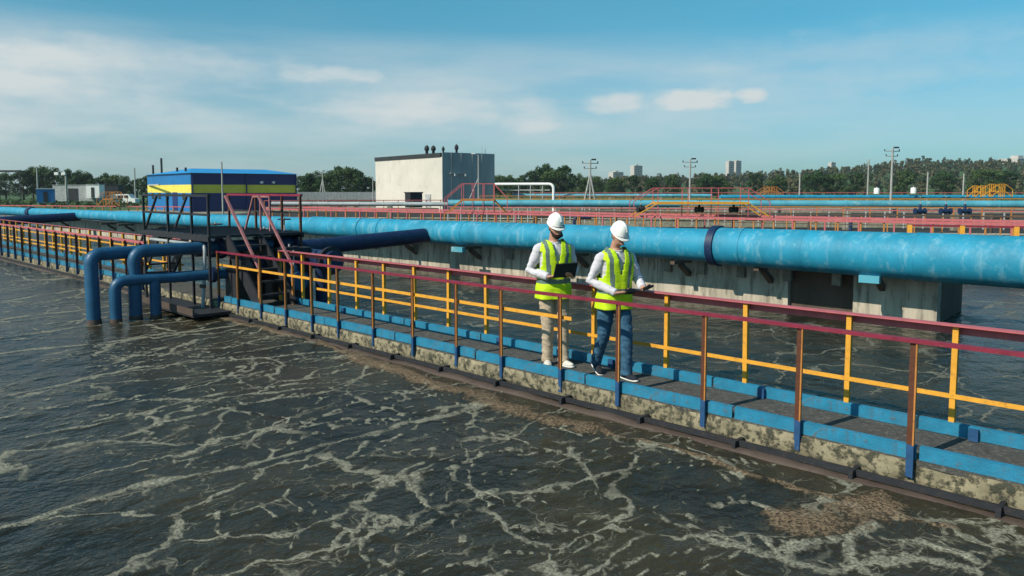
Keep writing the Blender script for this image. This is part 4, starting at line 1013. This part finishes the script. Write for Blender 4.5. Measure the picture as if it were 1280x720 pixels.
pole('wooden pole left of the blue hall', 168, 210, 150, 'plain', .16)
pole('pale pole before the middle trees', 403, 214, 150, 'brace', .14)
pole('thin pole beside the pale building', 466, 222, 120, 'plain', .1)
gt = thing('gantry', 'dark steel gantry among the trees at the left edge', 'gantry', aty(12, 240, 190) * 1)
gp = aty(12, 214, 190)
s = Shape(); s.bar((gp.x - 3, gp.y, gp.z), (gp.x + 2.6, gp.y, gp.z), .4, .5); s.build('beam', MAT['steel'], gt)
for dx in (-2.8, 2.4): s = Shape(); s.bar((gp.x + dx, gp.y, GZ), (gp.x + dx, gp.y, gp.z), .25, .25, up=Vector((0, 1, 0))); s.build('leg', MAT['steel'], gt)
# pale perimeter fence behind the field
def fence(label, u0, u1, vt, Y, h):
    a, c = aty(u0, vt, Y), aty(u1, vt, Y + 4); t = thing('perimeter_fence', label, 'fence', (a.x, a.y, a.z - h)); n = 24
    for i in range(n):
        p, q = a.lerp(c, i / n), a.lerp(c, (i + .96) / n); s = Shape(); s.bar(p - Vector((0, 0, h / 2)), q - Vector((0, 0, h / 2)), .08, h); s.build('panel', MAT['grey'], t)
fence('pale concrete panel fence between the blue hall and the pale building', 372, 470, 240, 125, 1.3)

# ------------------------------------------------------------------ trees
def leaf_mesh(name, clumps, per, size, mat, flat=.0):
    """many small tilted leaf faces spread through clump volumes"""
    n = len(clumps) * per
    c = np.repeat(np.array([q[:3] for q in clumps]), per, 0); r = np.repeat(np.array([q[3] for q in clumps]), per)
    d = rng.normal(size=(n, 3)); d /= np.linalg.norm(d, axis=1)[:, None]
    rad = r * (rng.random(n) ** .45); p = c + d * rad[:, None] * np.array([1, 1, .8])
    t = d + rng.normal(size=(n, 3)) * .38; t /= np.linalg.norm(t, axis=1)[:, None]
    a = np.cross(rng.normal(size=(n, 3)), t); a /= np.linalg.norm(a, axis=1)[:, None] + 1e-9; b_ = np.cross(t, a)
    s = size * (.6 + .8 * rng.random(n))[:, None]
    a = a * s; b_ = b_ * s * .7
    vs = np.stack([p - a, p - b_ * .9, p + a, p + b_ * .9], 1).reshape(-1, 3)
    me = bpy.data.meshes.new(name)
    me.vertices.add(len(vs)); me.vertices.foreach_set('co', vs.ravel().astype(np.float32))
    me.loops.add(n * 4); me.loops.foreach_set('vertex_index', np.arange(n * 4, dtype=np.int32))
    me.polygons.add(n); me.polygons.foreach_set('loop_start', np.arange(0, n * 4, 4, dtype=np.int32))
    me.update(calc_edges=True); me.materials.append(mat)
    tn = me.attributes.new('tone', 'FLOAT', 'POINT'); tn.data.foreach_set('value', np.repeat(np.repeat(rng.random(len(clumps)), per), 4).astype(np.float32)); return me
def tree_proto(h, w, mat, k):
    cl = []
    for i in range(k):
        z = h * (.18 + .74 * random.random() ** .8); f = math.sin(math.pi * min(1, (z / h - .05) / .98)) ** .6
        a = random.random() * 6.28; rr = w * .5 * f * random.random() ** .5
        cl.append((rr * math.cos(a), rr * math.sin(a), z, w * random.uniform(.12, .20)))
    cl.append((0, 0, h * .9, w * .15))
    crown = leaf_mesh('crown', cl, 90, h * .028, mat)
    s = Shape(); s.tube([(0, 0, 0), (0, 0, h * .3), (.1, .05, h * .75)], [h * .03, h * .022, h * .006], 8)
    for i in range(5):
        a = i * 1.3; s.tube([(0, 0, h * (.25 + .07 * i)), (math.cos(a) * w * .28, math.sin(a) * w * .28, h * (.42 + .07 * i))], [h * .012, h * .004], 6)
    return s.mesh('trunk', MAT['bark']), crown
PROTO = [tree_proto(10, 9, MAT['leaf_dark'], 34), tree_proto(10, 7, MAT['leaf_dark'], 28), tree_proto(10, 10.5, MAT['leaf_mid'], 38), tree_proto(10, 5.5, MAT['leaf_dark'], 24), tree_proto(10, 8, MAT['leaf_mid'], 30)]
def tree(label, u, vt, Y, k, group, wide=1.0):
    p = aty(u, vt, Y); h = p.z - GZ; t = thing('broadleaf_tree', label, 'tree', (p.x, Y, GZ), group)
    tm, cm_ = PROTO[k]; a = random.random() * 6.28
    for nm, me in (('trunk', tm), ('crown', cm_)):
        o = place(nm, me, t, (p.x, Y, GZ), a); o.scale = (h / 10 * wide, h / 10 * wide, h / 10 * (1.03 if nm == 'crown' else 1))
    return t
GL = 'trees along the left horizon'
KIND = ['dark broad tree in the left tree line behind the green field', 'dark rounded tree in the left tree line behind the green field', 'wide mid green tree in the left tree line behind the green field', 'dark narrow tree in the left tree line behind the green field', 'mid green tree in the left tree line behind the green field']
for (u, v, k) in ((-30, 214, 0), (6, 216, 2), (28, 213, 1), (40, 209, 0), (54, 207, 2), (67, 212, 3), (85, 211, 0), (99, 213, 4), (111, 217, 3), (120, 222, 1), (132, 217, 0), (146, 218, 2), (158, 223, 4), (171, 224, 1), (184, 221, 0), (196, 226, 2)):
    tree(KIND[k], u, v + random.uniform(-1, 1), random.uniform(195, 235), k, GL, random.uniform(.9, 1.2))
KM = [q.replace('left tree line behind the green field', 'clump between the blue hall and the pale building') for q in KIND]
for (u, v, k) in ((376, 220, 1), (386, 217, 0), (396, 214, 4), (408, 217, 2), (422, 208, 0), (434, 209, 2), (446, 213, 0), (456, 222, 4), (466, 226, 1)):
    tree(KM[k], u, v, random.uniform(190, 230), k, 'trees between the two buildings', random.uniform(.9, 1.2))
KR = [q.replace('left tree line behind the green field', 'near row right of the pale building') for q in KIND]
for (u, v, k) in ((624, 219, 2), (638, 219, 4), (652, 219, 0), (664, 214, 1), (683, 205, 0), (706, 207, 1), (694, 213, 2), (724, 217, 4), (740, 220, 2)):
    tree(KR[k], u, v, random.uniform(230, 290), k, 'trees right of the pale building', random.uniform(.9, 1.15))

KW = [q.replace('left tree line behind the green field', 'scattered row before the wooded hill') for q in KIND]
for (u, v, k) in ((770, 222, 2), (792, 219, 1), (818, 221, 0), (842, 218, 4), (884, 217, 0), (897, 220, 2), (946, 216, 1), (972, 219, 4), (1022, 214, 0), (1046, 217, 2), (1070, 215, 1), (1132, 212, 4), (1180, 213, 0), (1232, 211, 2), (1262, 214, 1)):
    tree(KW[k], u, v, random.uniform(255, 298), k, 'trees before the wooded hill', random.uniform(.9, 1.2))
# wooded hill and the far wood
def hill_h(x, y):
    k = x / y * FPX + 640
    rise = np.interp(k, [560, 760, 950, 1060, 1150, 1300, 1700], [4, 7, 12, 19, 24, 25, 20])
    f = np.clip((y - 330) / 420, 0, 1); f = f * f * (3 - 2 * f)
    return GZ + rise * f
gx = np.linspace(-150, 1100, 70); gy = np.linspace(320, 1300, 50)
GX, GY = np.meshgrid(gx, gy, indexing='ij'); GZ_ = hill_h(GX, GY) - .02 + 0 * GX
sh = Shape(); k = len(gy)
sh.add([(float(a), float(b_), float(c)) for a, b_, c in zip(GX.ravel(), GY.ravel(), GZ_.ravel())], [(i * k + j, (i + 1) * k + j, (i + 1) * k + j + 1, i * k + j + 1) for i in range(len(gx) - 1) for j in range(k - 1)], 0, True)
tag(sh.build('hill', MAT['grass']), kind='structure')
cl = []
for i in range(1500):
    Y = 300 + 520 * random.random() ** .65; u = random.uniform(600, 1340); x = (u - 640) / FPX * Y
    big = mnoise.noise(Vector((x * .012, Y * .006, 2.0)))
    h = max(3.0, random.gauss(6.8, 1.6) + 4.5 * big); z = float(hill_h(np.array(x), np.array(Y)))
    w = h * random.uniform(.28, .5)
    for k in range(5):
        f = (k + .5) / 5; a_ = random.random() * 6.28; rr_ = w * .55 * math.sin(math.pi * min(.95, f + .12)) * random.random()
        cl.append((x + rr_ * math.cos(a_), Y + rr_ * math.sin(a_), z + h * (.16 + .70 * f), w * (.62 - .30 * f)))
wm = leaf_mesh('woodland', cl, 14, .85, MAT['wood'])
wo = bpy.data.objects.new('woodland', wm); COL.objects.link(wo); tag(wo, 'far green wood covering the hill along the right horizon', 'wood', kind='stuff')
# scrub and weeds along the field edge
cl = []
for i in range(330):
    Y = random.uniform(118, 185); u = random.uniform(-40, 480); x = (u - 640) / FPX * Y; h = random.uniform(.5, 1.6)
    cl.append((x, Y, GZ + h * .4, h * .7))
wm = leaf_mesh('scrub', cl, 40, .16, MAT['leaf_mid']); wo = bpy.data.objects.new('scrub', wm); COL.objects.link(wo); tag(wo, 'low scrub along the edge of the green field', 'scrub', kind='stuff')

# town blocks on the horizon
def town(label, u0, u1, vt, Y, storeys, vb=222):
    p = aty((u0 + u1) / 2, vt, Y); w = (u1 - u0) / FPX * Y; z0 = aty(640, vb, Y).z; t = thing('tower_block', label, 'building', (p.x, Y, z0), 'town blocks on the horizon')
    s = Shape(); s.box((p.x, Y, (p.z + z0) / 2), (w, w * .6, p.z - z0), .5); s.build('wall', MAT['town'], t)
    for i in range(storeys):
        z = z0 + (p.z - z0) * (i + .55) / storeys; s = Shape(); s.box((p.x, Y, z), (w * .9, w * .6 + .5, (p.z - z0) / storeys * .4), .5); s.build('window_band', MAT['town_window'], t)
    s = Shape(); s.box((p.x, Y, p.z + w * .05), (w * .3, w * .25, w * .1), .5); s.build('roof_house', MAT['town'], t)
town('pair block, paler and wider, on the horizon above the wood', 908, 917, 201.5, 1150, 9)
town('darker taller slab beside the pale block above the wood', 917, 926, 201, 1180, 9)
town('small tower block on the horizon left of the pole with cross arms', 789, 802, 207, 1200, 7)
town('tiny block on the hilltop left of the bare pole', 1036, 1044, 203, 1250, 4, 215)
town('low pale block on the hilltop at the right edge', 1252, 1290, 198.5, 1250, 2, 206)
town('low block among the trees left of the small tower', 762, 778, 215, 1100, 3)

# ------------------------------------------------------------------ people
def fabric(name, col, col2=None, rough=.85, scale=9, bump=.35):
    m, nt, b = newmat(name); N = nt.nodes; lk = nt.links.new
    tc = N.new('ShaderNodeTexCoord'); n = N.new('ShaderNodeTexNoise'); n.inputs['Scale'].default_value = scale; n.inputs['Detail'].default_value = 5; n.inputs['Distortion'].default_value = 1.6
    lk(tc.outputs['Object'], n.inputs['Vector'])
    mx = N.new('ShaderNodeMix'); mx.data_type = 'RGBA'; r = N.new('ShaderNodeMapRange'); lk(n.outputs[0], r.inputs[0]); r.inputs[1].default_value = .35; r.inputs[2].default_value = .68
    lk(r.outputs[0], mx.inputs[0]); mx.inputs[6].default_value = c4(col2 or [x * .82 for x in col]); mx.inputs[7].default_value = c4(col); lk(mx.outputs[2], b.inputs['Base Color'])
    w = N.new('ShaderNodeTexWave'); w.inputs['Scale'].default_value = 7; w.inputs['Distortion'].default_value = 6; w.inputs['Detail'].default_value = 3; w.bands_direction = 'Z'
    lk(tc.outputs['Object'], w.inputs['Vector'])
    ad = N.new('ShaderNodeMath'); ad.operation = 'MULTIPLY_ADD'; lk(w.outputs['Fac'], ad.inputs[0]); ad.inputs[1].default_value = .10; lk(n.outputs[0], ad.inputs[2])
    bp = N.new('ShaderNodeBump'); bp.inputs['Strength'].default_value = bump; bp.inputs['Distance'].default_value = .02; lk(ad.outputs[0], bp.inputs['Height']); lk(bp.outputs[0], b.inputs['Normal'])
    setin(b, Roughness=rough); b.inputs['Specular IOR Level'].default_value = .25
    return m
F = {'skin': fabric('skin', (.52, .29, .21), (.44, .22, .155), .55, 14, .08), 'hair': fabric('dark_hair', (.03, .022, .016), None, .7, 40, .4), 'grey_hair': fabric('grey_hair', (.16, .14, .12), None, .7, 40, .4),
     'shirt': fabric('white_shirt', (.64, .62, .67), (.55, .53, .59)), 'vest': fabric('hi_vis_yellow', (.58, .80, .012), (.46, .70, .015), .7, 7, .3), 'vest_orange': fabric('hi_vis_zip_edge', (.85, .62, .03)),
     'strip': fabric('reflective_strip', (.15, .22, .19), (.11, .16, .15), .35, 20, .1), 'beige': fabric('beige_trousers', (.52, .42, .31), (.42, .33, .24)), 'denim': fabric('blue_jeans', (.045, .13, .22), (.03, .08, .14), .85, 12, .4),
     'shoe_white': fabric('white_shoe', (.70, .68, .62)), 'shoe_dark': fabric('dark_shoe', (.02, .025, .035)), 'hat': worn('white_hat_shell', (.80, .80, .77), (.7, .7, .68), .3, 8, .3, bump=.02, dark=.95),
     'black': fabric('black_plastic', (.012, .014, .018), None, .4, 20, .05), 'eye': fabric('eye', (.02, .015, .01), None, .3, 20, 0), 'sole': fabric('white_sole', (.78, .78, .76))}

def remesh(sh, name, mat, voxel, smooth=6, folds=0.0):
    me = sh.mesh(name, mat); o = bpy.data.objects.new('temporary', me); COL.objects.link(o)
    m = o.modifiers.new('r', 'REMESH'); m.mode = 'VOXEL'; m.voxel_size = voxel; m.use_smooth_shade = True
    if smooth: q = o.modifiers.new('s', 'SMOOTH'); q.factor = .5; q.iterations = smooth
    dg = bpy.context.evaluated_depsgraph_get(); out = bpy.data.meshes.new_from_object(o.evaluated_get(dg)); out.name = name
    bpy.data.objects.remove(o); out.materials.clear(); out.materials.append(mat)
    if folds:
        # soft creases pushed along the normals, running round the limbs and across the back
        n_ = len(out.vertices); co = np.empty(n_ * 3, dtype=np.float32); no = np.empty(n_ * 3, dtype=np.float32)
        out.vertices.foreach_get('co', co); out.vertices.foreach_get('normal', no); co = co.reshape(-1, 3); no = no.reshape(-1, 3)
        am = np.array([(1 - abs(mnoise.noise(Vector((q[0] * 6 + 3, q[1] * 6, q[2] * 13 + q[0] * 9)))) * 2.4) * .8 + mnoise.noise(Vector((q[0] * 15, q[1] * 15 + 4, q[2] * 26))) * .5 for q in co.tolist()])
        co = co + no * (folds * am)[:, None]; out.vertices.foreach_set('co', co.ravel().astype(np.float32))
        out.update()
    return out
X_ = Vector((1, 0, 0))
def hand(sh, wrist, dirn, palm_n, thumb_side, curl=.5):
    """palm slab and five bent fingers; dirn along the palm, palm_n out of the palm, thumb_side +1/-1 across"""
    d = dirn.normalized(); pn_ = (palm_n - d * palm_n.dot(d)).normalized(); sd_ = d.cross(pn_).normalized() * thumb_side
    sh.tube([wrist - d * .03, wrist + d * .02, wrist + d * .055, wrist + d * .09], [(.026, .022), (.034, .017), (.040, .016), (.036, .013)], 12, side=sd_)
    for i, ln in enumerate((.070, .080, .075, .058)):
        o = wrist + d * .085 + sd_ * (.030 - .020 * i); p = [o - d * .02]
        dd = d.copy(); p.append(o)
        for k, f in enumerate((.45, .32, .23)):
            dd = (dd * math.cos(curl) + pn_ * math.sin(curl)).normalized(); p.append(p[-1] + dd * ln * f)
        sh.tube(p, [.0095, .0095, .009, .0085, .007], 8)
    o = wrist + d * .025 + sd_ * .03
    sh.tube([o - sd_ * .02, o + sd_ * .022 + d * .02, o + sd_ * .03 + d * .045 + pn_ * .018, o + sd_ * .022 + d * .066 + pn_ * .034], [.014, .012, .010, .008], 8)
TORSO = [(.84, .155, .112), (.93, .168, .120), (1.02, .158, .112), (1.12, .158, .110), (1.24, .176, .118), (1.34, .188, .116), (1.41, .165, .095), (1.455, .10, .075), (1.49, .062, .062)]
def torso_r(z):
    zs = [t[0] for t in TORSO]; return float(np.interp(z, zs, [t[1] for t in TORSO])), float(np.interp(z, zs, [t[2] for t in TORSO]))
def person(label, spot, phi, scale, arms, legs, look, trousers, shoe, lean=0.0, beard=True, hairm='hair'):
    root = thing('person', label, 'person', spot)
    root.rotation_euler = (0, 0, phi); root.scale = (scale,) * 3
    def child(name, me, parent=root):
        o = bpy.data.objects.new(name, me); COL.objects.link(o); o.parent = parent; return o
    lv = lambda z: Vector((0, -lean * max(0, z - .9), 0))
    Mh = Matrix.Translation(Vector((0, 0, 1.52)) + lv(1.5)) @ Matrix.Rotation(look[0], 4, 'Z') @ Matrix.Rotation(look[1], 4, 'X') @ Matrix.Translation((0, 0, -1.52))
    hp = lambda x, y, z: Mh @ Vector((x, y, z))
    # body: one surface from feet to face, hands included
    b = Shape()
    b.tube([Vector((0, 0, z)) + lv(z) for z, _, _ in TORSO], [(x - .012, y - .012) for _, x, y in TORSO], 20, side=X_)
    b.tube([Vector((0, .005, 1.45)) + lv(1.45), hp(0, .005, 1.50), hp(0, .0, 1.57)], [.062, .056, .056], 14, side=X_)
    b.tube([hp(0, -.03, 1.535), hp(0, -.022, 1.56), hp(0, -.008, 1.61), hp(0, 0, 1.66), hp(0, .008, 1.71), hp(0, .01, 1.745), hp(0, .01, 1.76)],
           [(.030, .035), (.052, .068), (.066, .088), (.074, .096), (.070, .090), (.045, .058), (.012, .015)], 20, side=X_)
    b.tube([hp(0, -.088, 1.665), hp(0, -.108, 1.635), hp(0, -.098, 1.618)], [.009, .015, .011], 8)
    b.tube([hp(-.028, -.088, 1.583), hp(0, -.098, 1.583), hp(.028, -.088, 1.583)], [.007, .009, .007], 8)
    b.tube([hp(-.05, -.076, 1.683), hp(0, -.093, 1.680), hp(.05, -.076, 1.683)], [.010, .011, .010], 8)
    for k in (-1, 1): b.ball(hp(k * .076, .01, 1.645), (.010, .020, .032), 8, 6)
    for (S, E, Wp, hd, pnm, ts, cu) in arms:
        S, E, Wp = Vector(S) + lv(S[2]), Vector(E) + lv(E[2]), Vector(Wp) + lv(Wp[2])
        b.tube([S * .6 + Vector((0, 0, S[2] * .4)) , S, S.lerp(E, .5), E, E.lerp(Wp, .35), Wp], [.05, .052, .046, .038, .038, .025], 12)
        hand(b, Wp, Vector(hd), Vector(pnm), ts, cu)
    for (H, K, A, td) in legs:
        H, K, A = Vector(H), Vector(K), Vector(A)
        b.tube([H, H.lerp(K, .5), K, K.lerp(A, .35), A], [.082, .072, .052, .050, .036], 12)
        t = Vector(td); t.normalize(); dn = Vector((0, 0, -1)); dn = (dn - t * dn.dot(t)).normalized(); b.tube([A + dn * .03 - t * .03, A + dn * .05 + t * .06, A + dn * .058 + t * .13], [.026, .026, .018], 10)
    child('body', remesh(b, 'body', F['skin'], .0065, 2))
    # face details
    e = Shape()
    for k in (-1, 1): e.ball(hp(k * .031, -.083, 1.657), (.012, .008, .006), 10, 6)
    child('eyes', e.mesh('eyes', F['eye']))
    e = Shape(); e.tube([hp(-.026, -.099, 1.583), hp(0, -.108, 1.582), hp(.026, -.099, 1.583)], [.003, .004, .003], 6); child('mouth', e.mesh('mouth', fabric('lips', (.30, .12, .10), None, .5, 9, 0)))
    e = Shape(); e.tube([hp(0, .012, 1.60), hp(0, .016, 1.66), hp(0, .014, 1.72)], [(.066, .082), (.079, .096), (.072, .09)], 20, side=X_)
    e.tube([hp(-.055, -.087, 1.690), hp(-.018, -.099, 1.690)], .006, 6); e.tube([hp(.055, -.087, 1.690), hp(.018, -.099, 1.690)], .006, 6)
    if beard: e.tube([hp(-.066, -.02, 1.60), hp(-.055, -.07, 1.562), hp(0, -.085, 1.545), hp(.055, -.07, 1.562), hp(.066, -.02, 1.60)], [.012, .020, .024, .020, .012], 10)
    child('hair', e.mesh('hair', F[hairm]))
    # shirt
    s = Shape(); s.tube([Vector((0, 0, z)) + lv(z) for z, _, _ in TORSO[:8]], [(x + .004, y + .004) for _, x, y in TORSO[:8]], 24, side=X_)
    for (S, E, Wp, hd, pnm, ts, cu) in arms:
        S, E, Wp = Vector(S) + lv(S[2]), Vector(E) + lv(E[2]), Vector(Wp) + lv(Wp[2])
        s.tube([S * .7 + Vector((0, 0, S[2] * .3 + .005)), S, S.lerp(E, .5), E - (Wp - E) * .04, E.lerp(Wp, .4), Wp - (Wp - E) * .04], [.062, .066, .060, .053, .050, .040], 14)
    child('shirt', remesh(s, 'shirt', F['shirt'], .009, 4, .008))
    # trousers
    s = Shape(); s.tube([(0, 0, .84), (0, 0, .93), (0, 0, 1.0)], [(.168, .126), (.175, .128), (.165, .118)], 24, side=X_)
    for (H, K, A, td) in legs:
        H, K, A = Vector(H), Vector(K), Vector(A)
        s.tube([H + Vector((0, 0, .08)), H, H.lerp(K, .5), K, K.lerp(A, .45), K.lerp(A, .9), A + (A - K).normalized() * .042], [.09, .098, .088, .070, .066, .063, .068], 14)
    child('trousers', remesh(s, 'trousers', F[trousers], .009, 4, .009))
    # shoes
    for (H, K, A, td) in legs:
        A = Vector(A); t = Vector(td).normalized(); dn = Vector((0, 0, -1)); dn = (dn - t * dn.dot(t)).normalized()
        s = Shape(); c = A + dn * .055
        sdv = t.cross(dn).normalized()
        s.tube([c - t * .085, c - t * .06, c + t * .03, c + t * .12, c + t * .175, c + t * .195], [(.025, .03), (.037, .046), (.041, .046), (.045, .034), (.037, .026), (.012, .014)], 14, side=sdv)
        s.tube([A - t * .012 + dn * .045, A - t * .004 - dn * .02], [.046, .050], 12)
        sho = child('shoe', remesh(s, 'shoe', F[shoe], .007, 3))
        s = Shape(); s.tube([c - t * .09 + dn * .026, c - t * .06 + dn * .026, c + t * .03 + dn * .026, c + t * .12 + dn * .022, c + t * .19 + dn * .016, c + t * .205 + dn * .014], [(.02, .012), (.040, .014), (.044, .014), (.048, .013), (.037, .012), (.012, .008)], 14, side=sdv)
        child('sole', s.mesh('sole', F['sole']), sho)
    # vest: a thin shell with armholes, v neck, open front edge and reflective strips
    zs = np.linspace(.80, 1.478, 64); na = 112; vs = []; keep = []
    for i, z in enumerate(zs):
        zz = max(z, .85); rx, ry = torso_r(zz); fl = .022 + max(0, .98 - z) * .13
        for j in range(na):
            a = 2 * math.pi * j / na
            x, y = math.cos(a), math.sin(a); k = (abs(x) ** 2.6 + abs(y) ** 2.6) ** (-1 / 2.6)
            wob = .010 + .006 * math.sin(5 * a + z * 9) * (1.2 - z) * 2 + .010 * mnoise.noise(Vector((math.cos(a) * 2.2, math.sin(a) * 2.2, z * 6)))
            fx, fy = (rx + fl + wob) * x * k, (ry + fl + wob) * y * k
            vs.append(Vector((fx, fy, z + .02 * math.cos(a * 2) * max(0, z - 1.36) / .1)) + lv(z))
    faces, mi = [], []
    for i in range(len(zs) - 1):
        for j in range(na):
            q = (i * na + j, i * na + (j + 1) % na, (i + 1) * na + (j + 1) % na, (i + 1) * na + j)
            c = (vs[q[0]] + vs[q[2]]) / 2 - lv(zs[i]); a = 2 * math.pi * (j + .5) / na; z = c.z; ad_ = abs(math.cos(a))
            if 1.15 < z < 1.435 and ((ad_ > .90 - .06 * math.cos((z - 1.15) / .285 * math.pi - math.pi / 2)) or (abs(c.x) > .176 + .03 * (z > 1.36) and z > 1.19)): continue
            front = math.sin(a) < 0
            if front and z > 1.17 and abs(c.x) < (z - 1.17) * .21: continue
            if front and abs(c.x) < .004 and z < 1.17: pass
            m_ = 0
            if (.985 < z < 1.035): m_ = 1
            elif z > 1.035 and .085 < abs(c.x) - (z - 1.2) * .08 < .130 : m_ = 1
            elif front and (abs(c.x) < (z - 1.17) * .21 + .022 and z > 1.13): m_ = 2
            faces.append(q); mi.append(m_)
    sh = Shape(); sh.v = [tuple(p) for p in vs]; sh.f = faces; sh.m = mi; sh.sm = [True] * len(faces)
    me = sh.mesh('vest', [F['vest'], F['strip'], F['vest']], recalc=True); vo_ = child('vest', me)
    so = vo_.modifiers.new('thickness', 'SOLIDIFY'); so.thickness = .006; so.offset = 1
    # hard hat
    s = Shape(); prof = [(1.678, 1.0), (1.70, .985), (1.73, .94), (1.76, .84), (1.785, .66), (1.80, .40), (1.807, .12)]
    s.tube([hp(0, .012, z) for z, _ in prof], [(.098 * f, .125 * f) for _, f in prof], 28, side=X_)
    s.tube([hp(0, -.004, 1.672), hp(0, -.006, 1.682)], [(.108, .148), (.103, .142)], 28, side=X_)
    rid = [hp(0, y, 1.678 + math.sqrt(max(0, 1 - ((y - .012) / .125) ** 2)) * .133) for y in np.linspace(-.10, .125, 12)]
    s.tube(rid, [(.014, .007)] * 12, 8, side=X_)
    child('hard_hat', s.mesh('hard_hat', F['hat']))
    s = Shape(); s.tube([hp(-.074, -.01, 1.67), hp(-.062, -.055, 1.57), hp(0, -.075, 1.527), hp(.062, -.055, 1.57), hp(.074, -.01, 1.67)], .004, 6)
    child('collar', (lambda q: q)(Shape().tube([Vector((.072 * math.sin(a), -.066 * math.cos(a) - .004, 1.452 + .022 * abs(math.sin(a * .5)))) + lv(1.48) for a in np.linspace(-2.75, 2.75, 24)], [(.009, .017)] * 24, 8, side=None).mesh('collar', F['shirt'])))
    bpy.context.view_layer.update()
    return root
bpy.context.view_layer.update()
p1 = onz(692, 455, DECK_Z); p1 = p1 - Nv * max(0, p1.dot(Nv) - 6.88)
p2 = onz(768, 470, DECK_Z); p2 = p2 - Nv * max(0, p2.dot(Nv) - 6.90)
V3 = Vector
man1 = person('man standing with a dark tablet, in hard hat, yellow vest and beige trousers', p1, R(16), 1.02,
    [((-.185, .005, 1.395), (-.275, .05, 1.13), (-.125, -.20, 1.075), (.85, -.45, .12), (.3, .2, 1), -1, .38), ((.185, .005, 1.395), (.27, .04, 1.13), (.15, -.21, 1.08), (-.55, -.7, .1), (-.2, .1, 1), 1, .38)],
    [((-.085, 0, .86), (-.08, -.03, .46), (-.075, .0, .085), (-.25, -1, 0)), ((.085, 0, .86), (.10, -.06, .47), (.10, -.08, .085), (.25, -1, 0))], (R(14), R(14)), 'beige', 'shoe_white', .02)
man2 = person('man walking with a phone, in hard hat, yellow vest and blue jeans', p2, R(22), .985,
    [((-.185, .005, 1.39), (-.27, .06, 1.12), (-.085, -.20, 1.0), (.9, -.3, .05), (.2, .3, 1), -1, .5), ((.185, .005, 1.39), (.29, -.02, 1.13), (.22, -.25, 1.05), (.1, -1, .1), (-.5, 0, .8), 1, .55)],
    [((-.085, .02, .86), (-.10, .06, .47), (-.09, .25, .15), (-.05, -.85, -.45)), ((.085, -.02, .86), (.09, -.14, .47), (.085, -.15, .085), (.1, -1, 0))], (R(12), R(24)), 'denim', 'shoe_dark', .05, False, 'grey_hair')

def held(name, label, cat, man, c, size, ex, ey, mats):
    """a flat device in a person's hands, placed in the person's frame"""
    Mw = Matrix.Translation(man.location) @ Matrix.Rotation(man.rotation_euler.z, 4, 'Z') @ Matrix.Scale(man.scale.x, 4)
    ex, ey = Vector(ex).normalized(), Vector(ey); ey = (ey - ex * ey.dot(ex)).normalized(); ez = ex.cross(ey)
    R3 = Mw.to_3x3().normalized(); cw = Mw @ Vector(c); ax = (R3 @ ex, R3 @ ey, R3 @ ez)
    t = thing(name, label, cat, cw)
    s = Shape(); s.box(cw, size, ax=ax); s.build('case', mats[0], t)
    s = Shape(); s.box(cw + ax[2] * (size[2] / 2 + .0015), (size[0] * .9, size[1] * .88, .002), ax=ax); s.build('screen', mats[1], t)
    return t
held('tablet', 'dark tablet in a folding case held by the standing man', 'tablet', man1, (.035, -.315, 1.16), (.27, .20, .018), (1, .0, .04), (0, -.55, .83), (F['black'], MAT['glass']))
held('phone', 'black handset held out in the left hand of the walking man', 'phone', man2, (.20, -.385, 1.07), (.075, .15, .02), (1, 0, 0), (0, -.9, .35), (F['black'], MAT['glass']))
held('controller', 'small dark handset in the right hand of the walking man', 'controller', man2, (.045, -.275, 1.02), (.11, .07, .035), (1, 0, 0), (0, -.8, .5), (F['black'], MAT['glass']))

# ------------------------------------------------------------------ air
m, nt, b = newmat('air'); nt.nodes.remove(b)
pv = nt.nodes.new('ShaderNodeVolumePrincipled'); pv.inputs['Density'].default_value = HAZE; pv.inputs['Color'].default_value = (.80, .90, .95, 1); pv.inputs['Anisotropy'].default_value = .2
nt.links.new(pv.outputs[0], nt.nodes['Material Output'].inputs['Volume'])
s = Shape(); s.box((0, 1500, 21), (6200, 4200, 46)); tag(s.build('haze', m), 'thin pale summer haze over the whole works', 'haze', kind='stuff')
